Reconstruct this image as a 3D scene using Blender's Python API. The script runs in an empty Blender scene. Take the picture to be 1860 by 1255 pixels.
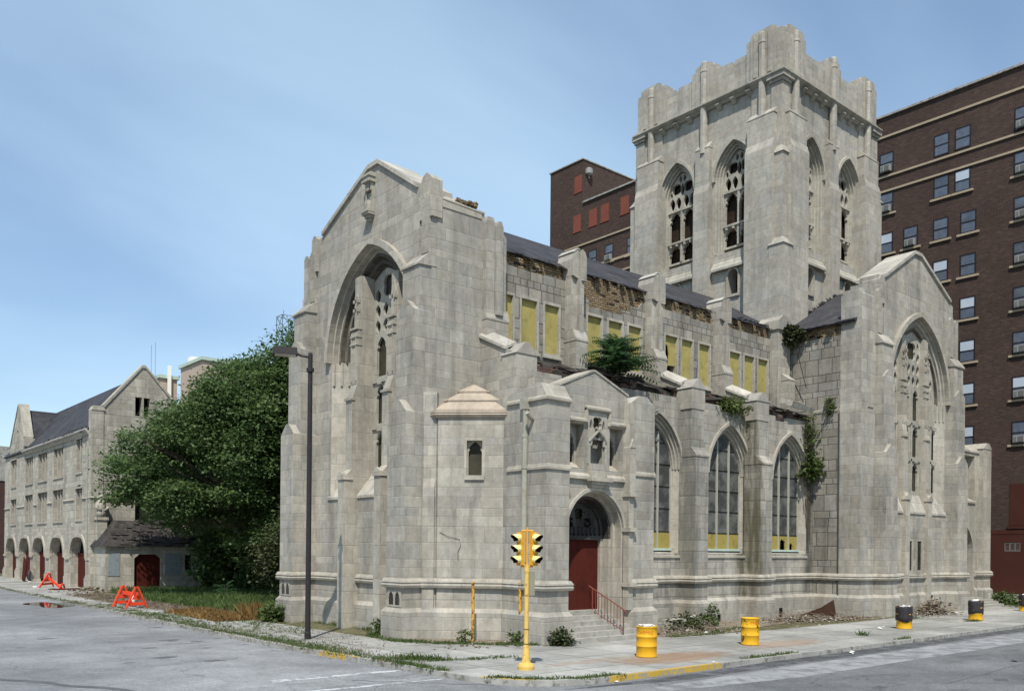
import bpy, bmesh, math, random
from mathutils import Vector, Matrix
from mathutils.geometry import tessellate_polygon
random.seed(7)
SC = bpy.context.scene
COL = SC.collection
PI = math.pi

# ------------------------------------------------------------------ camera
TH = math.atan(1870 / 1595.0)
RHO = math.radians(0.568)
F = Vector((math.cos(TH), math.sin(TH), 0))
R = Vector((math.sin(TH), -math.cos(TH), 0))
Z = Vector((0, 0, 1))
Rc = math.cos(RHO) * R + math.sin(RHO) * Z
Uc = -math.sin(RHO) * R + math.cos(RHO) * Z
cam_d = bpy.data.cameras.new('camera')
cam = bpy.data.objects.new('camera', cam_d)
COL.objects.link(cam)
m = Matrix((Rc, Uc, -F)).transposed().to_4x4()
m.translation = Vector((0, 0, 3.0))
cam.matrix_world = m
cam_d.sensor_width = 36.0
cam_d.lens = 36.0 * 1595 / 1860
cam_d.shift_y = (997.5 - 627.5) / 1860
cam_d.clip_start = 0.1
cam_d.clip_end = 6000
SC.camera = cam

# ------------------------------------------------------------------ sun and sky
EL = math.radians(55)
SX, SY = 0.69, 0.724
sd = bpy.data.lights.new('sun', 'SUN')
sd.energy = 5.0
sd.angle = math.radians(0.5)
sd.color = (1.0, 0.955, 0.88)
so = bpy.data.objects.new('sun', sd)
COL.objects.link(so)
so.rotation_mode = 'QUATERNION'
so.rotation_quaternion = Vector((SX * math.cos(EL), SY * math.cos(EL), -math.sin(EL))).to_track_quat('-Z', 'Y')
so.location = (0, 0, 60)
W = bpy.data.worlds.new('World')
SC.world = W
W.use_nodes = True
wt = W.node_tree
wt.nodes.clear()
wo = wt.nodes.new('ShaderNodeOutputWorld')
wb = wt.nodes.new('ShaderNodeBackground')
sky = wt.nodes.new('ShaderNodeTexSky')
sky.sky_type = 'NISHITA'
sky.sun_disc = False
sky.sun_elevation = EL
sky.sun_rotation = math.atan2(-SX, -SY)
sky.air_density = 1.15
sky.dust_density = 0.35
sky.ozone_density = 3.2
wb.inputs['Strength'].default_value = 0.14
# thin cirrus, laid out by sky direction
tc = wt.nodes.new('ShaderNodeTexCoord')
sp = wt.nodes.new('ShaderNodeSeparateXYZ')
wt.links.new(tc.outputs['Generated'], sp.inputs[0])
def wmath(op, a, b):
    n = wt.nodes.new('ShaderNodeMath'); n.operation = op
    for i, v in enumerate((a, b)):
        if isinstance(v, (int, float)): n.inputs[i].default_value = v
        else: wt.links.new(v, n.inputs[i])
    return n.outputs[0]
zz = wmath('ADD', wmath('MAXIMUM', sp.outputs[2], 0.0), 0.22)
cb = wt.nodes.new('ShaderNodeCombineXYZ')
wt.links.new(wmath('DIVIDE', sp.outputs[0], zz), cb.inputs[0])
wt.links.new(wmath('DIVIDE', sp.outputs[1], zz), cb.inputs[1])
mp = wt.nodes.new('ShaderNodeMapping')
mp.inputs['Rotation'].default_value = (0, 0, math.radians(-28))
mp.inputs['Scale'].default_value = (0.5, 1.0, 1)
mp.inputs['Location'].default_value = (0.9, 0.55, 0)
wt.links.new(cb.outputs[0], mp.inputs[0])
nz = wt.nodes.new('ShaderNodeTexNoise')
nz.inputs['Scale'].default_value = 1.15
nz.inputs['Detail'].default_value = 6
nz.inputs['Roughness'].default_value = 0.46
nz.inputs['Distortion'].default_value = 0.3
wt.links.new(mp.outputs[0], nz.inputs['Vector'])
mr = wt.nodes.new('ShaderNodeMapRange')
mr.interpolation_type = 'SMOOTHSTEP'
mr.inputs[1].default_value = 0.30
mr.inputs[2].default_value = 0.72
mr.inputs[3].default_value = 0.08
mr.inputs[4].default_value = 0.60
wt.links.new(nz.outputs[0], mr.inputs[0])
mx = wt.nodes.new('ShaderNodeMix')
mx.data_type = 'RGBA'
wt.links.new(mr.outputs[0], mx.inputs[0])
wt.links.new(sky.outputs[0], mx.inputs[6])
mx.inputs[7].default_value = (4.6, 6.3, 7.8, 1)
wt.links.new(mx.outputs[2], wb.inputs['Color'])
wt.links.new(wb.outputs[0], wo.inputs[0])
SC.view_settings.view_transform = 'Standard'
SC.view_settings.look = 'None'
SC.view_settings.gamma = 1
SC.view_settings.use_curve_mapping = False
SC.view_settings.exposure = 0.08

# ------------------------------------------------------------------ mesh builder
class MB:
    def __init__(s):
        s.v = []; s.f = []; s.m = []; s.cm = 0
    def add(s, vs, fs):
        b = len(s.v)
        s.v += [tuple(v) for v in vs]
        for f in fs:
            s.f.append(tuple(i + b for i in f)); s.m.append(s.cm)
    def hexa(s, p):
        s.add(p, [(0, 3, 2, 1), (4, 5, 6, 7), (0, 1, 5, 4), (1, 2, 6, 5), (2, 3, 7, 6), (3, 0, 4, 7)])
    def box(s, x0, x1, y0, y1, z0, z1):
        s.hexa([(x0, y0, z0), (x1, y0, z0), (x1, y1, z0), (x0, y1, z0), (x0, y0, z1), (x1, y0, z1), (x1, y1, z1), (x0, y1, z1)])
    def pbox(s, P, u0, u1, z0, z1, d0, d1):
        s.hexa([P(u0, z0, d0), P(u1, z0, d0), P(u1, z0, d1), P(u0, z0, d1), P(u0, z1, d0), P(u1, z1, d0), P(u1, z1, d1), P(u0, z1, d1)])
    def plate(s, P, outer, holes, d0, d1):
        loops = [outer] + list(holes)
        vl = [[Vector((a, b, 0)) for a, b in l] for l in loops]
        tris = tessellate_polygon(vl)
        flat = [q for l in loops for q in l]
        n = len(flat)
        vs = [P(a, b, d0) for a, b in flat] + [P(a, b, d1) for a, b in flat]
        fs = [(t[0], t[1], t[2]) for t in tris] + [(t[2] + n, t[1] + n, t[0] + n) for t in tris]
        o = 0
        for l in loops:
            k = len(l)
            for i in range(k):
                j = (i + 1) % k
                fs.append((o + i, o + j, o + j + n, o + i + n))
            o += k
        s.add(vs, fs)
    def prism(s, P, poly, d0, d1): s.plate(P, poly, [], d0, d1)
    def prismu(s, P, poly, u0, u1):          # poly in (d,z), extruded along u
        s.plate(lambda a, b, c: P(c, b, a), poly, [], u0, u1)
    def prismz(s, P, poly, z0, z1):          # poly in (u,d)
        s.plate(lambda a, b, c: P(a, c, b), poly, [], z0, z1)
    def ring(s, P, A, B, d0, d1):            # band between two open polylines
        n = len(A)
        vs = [P(*a, d0) for a in A] + [P(*b, d0) for b in B] + [P(*a, d1) for a in A] + [P(*b, d1) for b in B]
        fs = []
        for i in range(n - 1):
            fs += [(i, i + 1, n + i + 1, n + i), (2 * n + i, 3 * n + i, 3 * n + i + 1, 2 * n + i + 1),
                   (i, 2 * n + i, 2 * n + i + 1, i + 1), (n + i, n + i + 1, 3 * n + i + 1, 3 * n + i)]
        fs += [(0, n, 3 * n, 2 * n), (n - 1, 3 * n - 1, 4 * n - 1, 2 * n - 1)]
        s.add(vs, fs)
    def gablet(s, P, u0, u1, z, h, d0, d1, flat=0.0):
        um = (u0 + u1) / 2
        if flat: s.prism(P, [(u0, z), (u1, z), (um + flat, z + h), (um - flat, z + h)], d0, d1)
        else: s.prism(P, [(u0, z), (u1, z), (um, z + h)], d0, d1)
    def wedge(s, P, u0, u1, z0, z1, db, df, lip=0.08):
        s.prismu(P, [(db, z0), (df, z0), (df, z0 + lip), (db, z1)], u0, u1)
    def lathe(s, c, prof, seg=20, a0=0, closed=True):
        n = len(prof); vs = []; fs = []
        for i in range(seg):
            a = a0 + 2 * PI * i / seg
            for r, z in prof: vs.append((c[0] + r * math.cos(a), c[1] + r * math.sin(a), c[2] + z))
        for i in range(seg):
            j = (i + 1) % seg
            for k in range(n - 1): fs.append((i * n + k, j * n + k, j * n + k + 1, i * n + k + 1))
        fs.append(tuple(i * n for i in range(seg))[::-1]); fs.append(tuple(i * n + n - 1 for i in range(seg)))
        s.add(vs, fs)
    def tube(s, pts, r, seg=6, r1=None):
        pts = [Vector(p) for p in pts]; n = len(pts); vs = []; fs = []
        for i, p in enumerate(pts):
            t = (pts[min(i + 1, n - 1)] - pts[max(i - 1, 0)]).normalized()
            a = t.orthogonal().normalized() if i == 0 else (a - t * a.dot(t)).normalized()
            b = t.cross(a)
            rr = r if r1 is None else r + (r1 - r) * i / (n - 1)
            for k in range(seg):
                g = 2 * PI * k / seg
                vs.append(p + a * rr * math.cos(g) + b * rr * math.sin(g))
        for i in range(n - 1):
            for k in range(seg):
                l = (k + 1) % seg
                fs.append((i * seg + k, i * seg + l, (i + 1) * seg + l, (i + 1) * seg + k))
        fs.append(tuple(range(seg))[::-1]); fs.append(tuple((n - 1) * seg + k for k in range(seg)))
        s.add(vs, fs)
    def sweep(s, path, prof):                # prof polygon in (outward,z); exterior on the right of the path
        n = len(path); nr = []
        for i in range(n):
            ns = []
            for a, b in ((i - 1, i), (i, i + 1)):
                if a < 0 or b >= n: continue
                dx, dy = path[b][0] - path[a][0], path[b][1] - path[a][1]
                l = math.hypot(dx, dy); ns.append((dy / l, -dx / l))
            if len(ns) == 1: nr.append(ns[0])
            else:
                k = 1 + ns[0][0] * ns[1][0] + ns[0][1] * ns[1][1]
                nr.append(((ns[0][0] + ns[1][0]) / k, (ns[0][1] + ns[1][1]) / k))
        q = len(prof); vs = []; fs = []
        for (x, y), (a, b) in zip(path, nr):
            for o, z in prof: vs.append((x + a * o, y + b * o, z))
        for i in range(n - 1):
            for k in range(q):
                l = (k + 1) % q
                fs.append((i * q + k, i * q + l, (i + 1) * q + l, (i + 1) * q + k))
        fs.append(tuple(range(q))[::-1]); fs.append(tuple((n - 1) * q + k for k in range(q)))
        s.add(vs, fs)
    def loft(s, A, B, cap=True):
        n = len(A)
        fs = [(i, (i + 1) % n, n + (i + 1) % n, n + i) for i in range(n)]
        if cap: fs += [tuple(range(n))[::-1], tuple(range(n, 2 * n))]
        s.add(list(A) + list(B), fs)
    def build(s, name, mats, parent=None, smooth=False, recalc=True, label=None):
        me = bpy.data.meshes.new(name)
        me.from_pydata(s.v, [], s.f)
        if not isinstance(mats, (list, tuple)): mats = [mats]
        for mt in mats: me.materials.append(mt)
        if len(mats) > 1: me.polygons.foreach_set('material_index', s.m)
        if smooth: me.polygons.foreach_set('use_smooth', [True] * len(me.polygons))
        if recalc:
            bm = bmesh.new(); bm.from_mesh(me)
            bmesh.ops.recalc_face_normals(bm, faces=bm.faces[:])
            bm.to_mesh(me); bm.free()
        me.update()
        o = bpy.data.objects.new(name, me)
        COL.objects.link(o)
        if parent is not None: o.parent = parent
        if label: o['label'] = label
        return o

def thing(name, label, cat, loc=(0, 0, 0), group=None, rz=0):
    o = bpy.data.objects.new(name, None)
    o.empty_display_size = 0.3
    COL.objects.link(o)
    o.location = loc; o.rotation_euler = (0, 0, rz)
    o['label'] = label; o['category'] = cat
    if group: o['group'] = group
    return o
def tag(o, label, cat, group=None):
    o['label'] = label; o['category'] = cat
    if group: o['group'] = group
    return o
def struct(o, kind='structure'):
    o['kind'] = kind
    return o
def dup(root, label, loc=None, rz=None):
    r = root.copy(); COL.objects.link(r); r['label'] = label
    if loc is not None: r.location = loc
    if rz is not None: r.rotation_euler = (0, 0, rz)
    for ch in [o for o in bpy.data.objects if o.parent == root]:
        k = ch.copy(); COL.objects.link(k); k.parent = r
        for g in [o for o in bpy.data.objects if o.parent == ch]:
            q = g.copy(); COL.objects.link(q); q.parent = k
    return r

# frames: (along the wall, up, outward)
def FX(x0): return lambda u, z, d: (x0 - d, u, z)
def FXp(x0): return lambda u, z, d: (x0 + d, u, z)
def FY(y0): return lambda u, z, d: (u, y0 - d, z)
def FYp(y0): return lambda u, z, d: (u, y0 + d, z)
K = math.sqrt(0.5)
def FD(ox, oy): return lambda u, z, d: (ox + (u - d) * K, oy - (u + d) * K, z)

def arch(cu, h, zs, rise, n=9):
    Rr = (h * h + rise * rise) / (2 * h)
    pts = []
    a1 = math.asin(min(1, rise / Rr))
    if rise > Rr: a1 = PI - a1
    for i in range(n + 1):
        a = a1 * i / n
        pts.append((cu - h + Rr - Rr * math.cos(a), zs + Rr * math.sin(a)))
    pts[-1] = (cu, zs + rise)
    return pts + [(2 * cu - x, z) for x, z in pts[-2::-1]]
def opening(cu, h, zb, zs, rise, n=9):
    return [(cu - h, zb)] + arch(cu, h, zs, rise, n) + [(cu + h, zb)]
def rect(u0, u1, z0, z1): return [(u0, z0), (u1, z0), (u1, z1), (u0, z1)]
def circle(cu, cz, r, n=14, a0=0): return [(cu + r * math.cos(a0 + 2 * PI * i / n), cz + r * math.sin(a0 + 2 * PI * i / n)) for i in range(n)]
def foil(cu, cz, r, k=4, a0=PI / 4, n=40, depth=0.28):
    out = []
    for i in range(n):
        a = 2 * PI * i / n
        q = r * (1 - depth + depth * abs(math.cos(k * (a - a0) / 2)))
        out.append((cu + q * math.cos(a), cz + q * math.sin(a)))
    return out
def dagger(cu, z0, z1, w, lean=0.0, n=6):
    zm = (z0 + z1) / 2; L = []; Rr = []
    for i in range(n + 1):
        t = i / n
        L.append((cu - w * math.sin(PI * t) ** 0.8 + lean * (t - .5), z0 + (z1 - z0) * t))
        Rr.append((cu + w * math.sin(PI * t) ** 0.8 + lean * (t - .5), z0 + (z1 - z0) * t))
    return L + Rr[-2:0:-1]
def cusp(cu, h, zb, zt, n=5):                # light with a cusped pointed head
    r = h * 1.5
    return [(cu - h, zb), (cu - h, zt - r), (cu - h * .80, zt - r * .80), (cu - h * .86, zt - r * .55), (cu - h * .42, zt - r * .2), (cu, zt),
            (cu + h * .42, zt - r * .2), (cu + h * .86, zt - r * .55), (cu + h * .80, zt - r * .80), (cu + h, zt - r), (cu + h, zb)]
# ------------------------------------------------------------------ materials
def lin(c): return c / 12.92 if c <= 0.04045 else ((c + 0.055) / 1.055) ** 2.4
def rgb(r, g, b): return (lin(r / 255), lin(g / 255), lin(b / 255), 1)
class NG:
    def __init__(s, name):
        s.mat = bpy.data.materials.new(name); s.mat.use_nodes = True
        s.t = s.mat.node_tree; s.t.nodes.clear()
        s.out = s.t.nodes.new('ShaderNodeOutputMaterial')
        s.b = s.t.nodes.new('ShaderNodeBsdfPrincipled')
        s.t.links.new(s.b.outputs[0], s.out.inputs[0])
        s.b.inputs['Roughness'].default_value = 0.9
        s.b.inputs['Specular IOR Level'].default_value = 0.25
    def put(s, sock, v):
        if isinstance(v, (int, float)): sock.default_value = v
        elif isinstance(v, tuple): sock.default_value = v
        else: s.t.links.new(v, sock)
    def m(s, op, a, b=0.0, c=0.0, clamp=False):
        n = s.t.nodes.new('ShaderNodeMath'); n.operation = op; n.use_clamp = clamp
        for i, v in enumerate((a, b, c)): s.put(n.inputs[i], v)
        return n.outputs[0]
    def xyz(s, v):
        n = s.t.nodes.new('ShaderNodeSeparateXYZ'); s.put(n.inputs[0], v); return n.outputs
    def comb(s, x, y, z=0.0):
        n = s.t.nodes.new('ShaderNodeCombineXYZ')
        for i, v in enumerate((x, y, z)): s.put(n.inputs[i], v)
        return n.outputs[0]
    def geo(s): 
        if not hasattr(s, '_g'): s._g = s.t.nodes.new('ShaderNodeNewGeometry')
        return s._g.outputs
    def obj(s):
        n = s.t.nodes.new('ShaderNodeTexCoord'); return n.outputs['Object']
    def noise(s, vec, scale, detail=3, rough=0.55, dist=0.0):
        n = s.t.nodes.new('ShaderNodeTexNoise')
        s.put(n.inputs['Vector'], vec); n.inputs['Scale'].default_value = scale
        n.inputs['Detail'].default_value = detail; n.inputs['Roughness'].default_value = rough
        n.inputs['Distortion'].default_value = dist
        return n.outputs[0]
    def white(s, vec):
        n = s.t.nodes.new('ShaderNodeTexWhiteNoise'); n.noise_dimensions = '3D'
        s.put(n.inputs['Vector'], vec); return n.outputs['Value']
    def ramp(s, f, stops):
        n = s.t.nodes.new('ShaderNodeValToRGB'); s.put(n.inputs[0], f)
        e = n.color_ramp.elements
        while len(e) < len(stops): e.new(0.5)
        for q, (p, c) in zip(e, stops): q.position = p; q.color = c
        return n.outputs[0]
    def mr(s, v, a, b, c, d, smooth=True):
        n = s.t.nodes.new('ShaderNodeMapRange')
        if smooth: n.interpolation_type = 'SMOOTHSTEP'
        s.put(n.inputs[0], v)
        for i, q in enumerate((a, b, c, d)): n.inputs[i + 1].default_value = q
        return n.outputs[0]
    def mix(s, f, a, b, mode='MIX'):
        n = s.t.nodes.new('ShaderNodeMix'); n.data_type = 'RGBA'; n.blend_type = mode
        s.put(n.inputs[0], f); s.put(n.inputs[6], a); s.put(n.inputs[7], b)
        return n.outputs[2]
    def scale(s, col, f):                     # colour times a grey factor
        n = s.t.nodes.new('ShaderNodeVectorMath'); n.operation = 'SCALE'
        s.put(n.inputs[0], col[:3] if isinstance(col, tuple) else col); s.put(n.inputs['Scale'], f); return n.outputs[0]
    def bump(s, h, strength=0.5, dist=0.02):
        n = s.t.nodes.new('ShaderNodeBump'); n.inputs['Strength'].default_value = strength
        n.inputs['Distance'].default_value = dist
        s.put(n.inputs['Height'], h); s.t.links.new(n.outputs[0], s.b.inputs['Normal'])
    def color(s, c): s.put(s.b.inputs['Base Color'], c)
    def rough(s, v): s.put(s.b.inputs['Roughness'], v)
    def uv(s):                                # wall coordinates: along, up
        g = s.geo(); N = s.xyz(g['True Normal']); P = s.xyz(g['Position'])
        l = s.m('MAXIMUM', s.m('SQRT', s.m('ADD', s.m('MULTIPLY', N[0], N[0]), s.m('MULTIPLY', N[1], N[1]))), 0.02)
        u = s.m('DIVIDE', s.m('SUBTRACT', s.m('MULTIPLY', P[1], N[0]), s.m('MULTIPLY', P[0], N[1])), l)
        flat = s.m('GREATER_THAN', s.m('ABSOLUTE', N[2]), 0.85)
        inv = s.m('SUBTRACT', 1.0, flat)
        uu = s.m('ADD', s.m('MULTIPLY', u, inv), s.m('MULTIPLY', P[0], flat))
        vv = s.m('ADD', s.m('MULTIPLY', P[2], inv), s.m('MULTIPLY', P[1], flat))
        return uu, vv
    def blocks(s, u, v, h, wmin, wvar, warp=0.12):
        v2 = s.m('ADD', v, s.m('ADD', s.m('MULTIPLY', s.m('SINE', s.m('MULTIPLY', v, 2.9)), warp), s.m('MULTIPLY', s.m('SINE', s.m('MULTIPLY', v, 7.7)), warp * .35)))
        vh = s.m('DIVIDE', v2, h)
        c = s.m('FLOOR', vh); fz = s.m('FRACT', vh)
        r1 = s.white(s.comb(c, 3.7, 0.5))
        w = s.m('MULTIPLY', s.m('ADD', s.m('MULTIPLY', r1, wvar), wmin), h)
        uw = s.m('ADD', s.m('DIVIDE', u, w), s.m('MULTIPLY', s.white(s.comb(c, 9.1, 2.2)), 17.0))
        b = s.m('FLOOR', uw); fu = s.m('FRACT', uw)
        col = s.white(s.comb(b, c, 1.3)); col2 = s.white(s.comb(b, c, 7.9))
        du = s.m('MULTIPLY', s.m('MINIMUM', fu, s.m('SUBTRACT', 1.0, fu)), w)
        dz = s.m('MULTIPLY', s.m('MINIMUM', fz, s.m('SUBTRACT', 1.0, fz)), h)
        return col, col2, s.m('MINIMUM', du, dz)

ST = .96
def stone(name, pal, h=0.40, wmin=1.1, wvar=1.7, joint=0.62, jw=0.02, stain=0.35, var=1.0, warp=0.12, bump=0.35, stain_col=None, streak=0.3, bands=None):
    pal = [(p[0] * ST, p[1] * ST * .985, p[2] * ST * .955, 1) for p in pal]
    g = NG(name); u, v = g.uv(); P = g.geo()['Position']
    c1, c2, d = g.blocks(u, v, h, wmin, wvar, warp)
    col = g.ramp(c1, [(i / (len(pal) - 1), p) for i, p in enumerate(pal)])
    col = g.scale(col, g.m('ADD', 1 - .14 * var, g.m('MULTIPLY', c2, .28 * var)))
    big = g.noise(P, 0.33, 4, 0.6)
    st = g.noise(g.comb(g.m('MULTIPLY', u, 1.7), g.m('MULTIPLY', v, 0.16), 0.3), 1.0, 5, 0.62)
    fine = g.noise(P, 4.5, 7, 0.72)
    mid = g.noise(g.comb(g.m('MULTIPLY', u, 1.0), g.m('MULTIPLY', v, .55), g.m('MULTIPLY', c1, 3.0)), 1.9, 5, .66)
    k = g.m('MULTIPLY', g.mr(big, .3, .75, 1.0, 1 - stain * .7), g.mr(st, .42, .78, 1.0, 1 - streak))
    k = g.m('MULTIPLY', k, g.m('MULTIPLY', g.mr(fine, .25, .75, .78, 1.17, False), g.mr(mid, .28, .72, .84, 1.12, False)))
    soot = g.noise(g.comb(g.m('MULTIPLY', u, 1.3), g.m('MULTIPLY', v, .38), 4.4), .9, 7, .68)
    k = g.m('MULTIPLY', k, g.mr(soot, .58, .74, 1.0, 1 - stain * .95))
    k = g.m('MULTIPLY', k, g.mr(d, jw * .3, jw, joint, 1.0))
    col = g.scale(col, k)
    warm = g.mix(g.mr(g.noise(P, 0.7, 4), .5, .75, 0, .3), col, stain_col or (0.21, 0.182, 0.145, 1))
    if bands:                                 # rain-washed stains below broken gutters
        X = g.xyz(P); wob = g.m('MULTIPLY', g.m('SUBTRACT', g.noise(g.comb(g.m('MULTIPLY', X[0], 2.0), X[1], g.m('MULTIPLY', X[2], .5)), 1.6, 4), .5), .55)
        acc = None
        for bx_, hw, cl, am in bands:
            q = g.m('ABSOLUTE', g.m('SUBTRACT', g.m('ADD', X[0], wob), bx_))
            f = g.m('MULTIPLY', g.mr(q, hw * .3, hw, am, 0), g.mr(g.noise(g.comb(g.m('MULTIPLY', X[0], 4), g.m('MULTIPLY', X[1], 4), g.m('MULTIPLY', X[2], .6)), 1.0, 5, .65), .3, .62, .25, 1))
            warm = g.mix(f, warm, cl)
    g.color(warm)
    g.bump(g.m('ADD', g.m('ADD', g.m('MULTIPLY', g.mr(d, 0, jw * 1.3, 0, 1), .8), g.m('MULTIPLY', c2, .35)), g.m('MULTIPLY', fine, .9)), bump, 0.02)
    g.rough(0.92)
    return g.mat

LP = [(.375, .358, .318, 1), (.41, .387, .338, 1), (.435, .408, .352, 1), (.405, .374, .322, 1), (.385, .372, .342, 1), (.455, .430, .374, 1)]
M = {}
M['stone'] = stone('limestone_ashlar', LP, h=.40, wmin=1.0, wvar=1.9, joint=.88, jw=.018, stain=.36, var=.75, streak=.36)
M['stone_aisle'] = stone('stained_aisle_ashlar', LP, h=.38, wmin=1.0, wvar=1.9, joint=.72, jw=.02, stain=.42, var=1.0, streak=.42,
    bands=[(33.05, .45, (.075, .068, .035, 1), .85), (38.4, .55, (.05, .05, .042, 1), .85), (28.6, .4, (.11, .115, .10, 1), .6), (24.6, .4, (.12, .12, .11, 1), .5)])
M['stone_tower'] = stone('tower_ashlar', [tuple(q * 1.03 for q in p[:3]) + (1,) for p in LP], h=.42, wmin=1.4, wvar=1.6, joint=.90, jw=.016, stain=.30, var=.35)
M['stone_smooth'] = stone('dressed_limestone', [(.40, .37, .315, 1), (.45, .42, .355, 1), (.42, .40, .35, 1)], h=.62, wmin=1.2, wvar=1.2, joint=.8, jw=.015, stain=.28, var=.6)
M['stone_rough'] = stone('weathered_ashlar', [(.25, .237, .205, 1), (.31, .29, .25, 1), (.35, .325, .28, 1), (.285, .262, .222, 1), (.325, .315, .29, 1), (.27, .255, .23, 1)], h=.47, wmin=.7, wvar=1.5, joint=.42, jw=.03, stain=.45, var=1.2, warp=.16, bump=.7, streak=.4)
M['coping'] = stone('coping_stone', [(.44, .42, .375, 1), (.50, .475, .42, 1), (.46, .435, .38, 1)], h=1.1, wmin=.9, wvar=.6, joint=.7, jw=.02, stain=.4, var=.8)
M['sheltered'] = stone('sheltered_sooty_stone', [(.15, .135, .11, 1), (.21, .19, .155, 1), (.13, .12, .10, 1)], h=.6, joint=.8, stain=.6, var=1.2, stain_col=(.06, .05, .04, 1))  # sooty stone, its colour darkened further to paint in the arch recess shade
M['tan_stone'] = stone('warm_roof_stone', [(.44, .375, .30, 1), (.42, .355, .285, 1), (.47, .40, .315, 1)], h=3.0, wmin=1, wvar=.3, joint=.8, stain=.2, var=.3)
M['stone_hall'] = stone('hall_limestone', [(.37, .345, .295, 1), (.43, .405, .345, 1), (.47, .44, .37, 1), (.42, .385, .325, 1)], h=.36, joint=.8, jw=.025, stain=.22, var=.7)
M['tracery'] = stone('carved_limestone', [(.42, .40, .345, 1), (.46, .44, .38, 1)], h=.8, joint=.85, stain=.35, var=.5)
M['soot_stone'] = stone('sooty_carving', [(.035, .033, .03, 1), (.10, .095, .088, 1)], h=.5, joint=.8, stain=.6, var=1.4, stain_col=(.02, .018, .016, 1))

def brick(name, pal, mortar, bl=.22, bh=.072, mw=.012, rough=.92, bump=.5, stain=.2, ragged=0.0):
    g = NG(name); u, v = g.uv(); P = g.geo()['Position']
    vh = g.m('DIVIDE', v, bh); c = g.m('FLOOR', vh); fz = g.m('FRACT', vh)
    uw = g.m('ADD', g.m('DIVIDE', u, bl), g.m('MULTIPLY', g.m('MODULO', c, 2.0), .5))
    b = g.m('FLOOR', uw); fu = g.m('FRACT', uw)
    r = g.white(g.comb(b, c, .7)); r2 = g.white(g.comb(b, c, 4.1))
    d = g.m('MINIMUM', g.m('MULTIPLY', g.m('MINIMUM', fu, g.m('SUBTRACT', 1.0, fu)), bl), g.m('MULTIPLY', g.m('MINIMUM', fz, g.m('SUBTRACT', 1.0, fz)), bh))
    col = g.ramp(r, [(i / (len(pal) - 1), p) for i, p in enumerate(pal)])
    k = g.mr(g.noise(P, .35, 4, .6), .3, .75, 1.0, 1 - stain)
    k = g.m('MULTIPLY', k, g.mr(g.noise(P, 9, 4, .6), .25, .75, .8, 1.15, False))
    col = g.mix(g.mr(d, mw * .5, mw, 1, 0), g.scale(col, k), mortar)
    if ragged:
        gone = g.m('MULTIPLY', g.m('LESS_THAN', r2, ragged), g.mr(d, mw * .4, mw * .8, 0, 1))
        col = g.mix(gone, col, (.025, .018, .013, 1))
    g.color(col); g.rough(rough)
    g.bump(g.m('ADD', g.mr(d, 0, mw, 0, 1), g.m('MULTIPLY', r2, .7)), bump, .02)
    return g.mat
M['brick_dark'] = brick('dark_brown_brick', [(.046, .029, .023, 1), (.066, .040, .031, 1), (.056, .034, .027, 1), (.09, .054, .041, 1)], (.07, .053, .044, 1), bl=.30, bh=.10, mw=.012, stain=.25, bump=.3)
M['brick_yellow'] = brick('broken_yellow_brick', [(.20, .14, .075, 1), (.32, .235, .135, 1), (.27, .19, .10, 1), (.38, .30, .19, 1), (.17, .115, .065, 1)], (.085, .06, .04, 1), bl=.30, bh=.095, mw=.02, bump=1.0, stain=.45, ragged=.07)
M['brick_red'] = brick('broken_red_brick', [(.16, .085, .062, 1), (.22, .13, .10, 1), (.13, .07, .055, 1), (.24, .19, .15, 1)], (.06, .045, .037, 1), bl=.26, bh=.085, mw=.018, bump=1.0, stain=.4, ragged=.2)
M['brick_far'] = brick('far_red_brick', [(.06, .03, .026, 1), (.08, .04, .032, 1)], (.06, .05, .045, 1), bl=.4, bh=.14)

def plain(name, col, rough=.6, spec=.3, metal=0.0, nscale=3.0, var=.18, nmix=None, nlo=.52, nhi=.62, bump=0.0, world=False):
    g = NG(name)
    P = g.geo()['Position'] if world else g.obj()
    n = g.noise(P, nscale, 5, .6)
    c = g.scale(col, g.mr(n, .25, .75, 1 - var, 1 + var, False))
    if nmix: c = g.mix(g.mr(g.noise(P, nscale * 1.7, 6, .65), nlo, nhi, 0, 1), c, nmix)
    g.color(c); g.rough(rough)
    g.b.inputs['Specular IOR Level'].default_value = spec
    g.b.inputs['Metallic'].default_value = metal
    if bump: g.bump(n, bump, .02)
    return g.mat
def slate_mat(name, pal, su=.35, sv=.22):
    g = NG(name); P = g.xyz(g.geo()['Position']); N = g.xyz(g.geo()['True Normal'])
    ax = g.m('GREATER_THAN', g.m('ABSOLUTE', N[0]), g.m('ABSOLUTE', N[1]))
    u = g.m('ADD', g.m('MULTIPLY', P[1], ax), g.m('MULTIPLY', P[0], g.m('SUBTRACT', 1.0, ax)))
    vh = g.m('DIVIDE', P[2], sv); c = g.m('FLOOR', vh); fz = g.m('FRACT', vh)
    uw = g.m('ADD', g.m('DIVIDE', u, su), g.m('MULTIPLY', g.m('MODULO', c, 2.0), .5))
    r = g.white(g.comb(g.m('FLOOR', uw), c, .2)); fu = g.m('FRACT', uw)
    col = g.ramp(r, [(i / (len(pal) - 1), p) for i, p in enumerate(pal)])
    e = g.m('MULTIPLY', g.mr(fz, 0, .14, .45, 1), g.mr(g.m('MINIMUM', fu, g.m('SUBTRACT', 1.0, fu)), 0, .05, .6, 1))
    k = g.m('MULTIPLY', e, g.mr(g.noise(g.geo()['Position'], .6, 5), .3, .75, 1.15, .7))
    g.color(g.scale(col, k)); g.rough(.75)
    g.bump(g.m('ADD', fz, g.m('MULTIPLY', r, .5)), .6, .03)
    return g.mat
M['slate'] = slate_mat('grey_slate', [(.030, .030, .034, 1), (.05, .05, .056, 1), (.04, .039, .043, 1), (.062, .058, .06, 1)])
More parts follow.
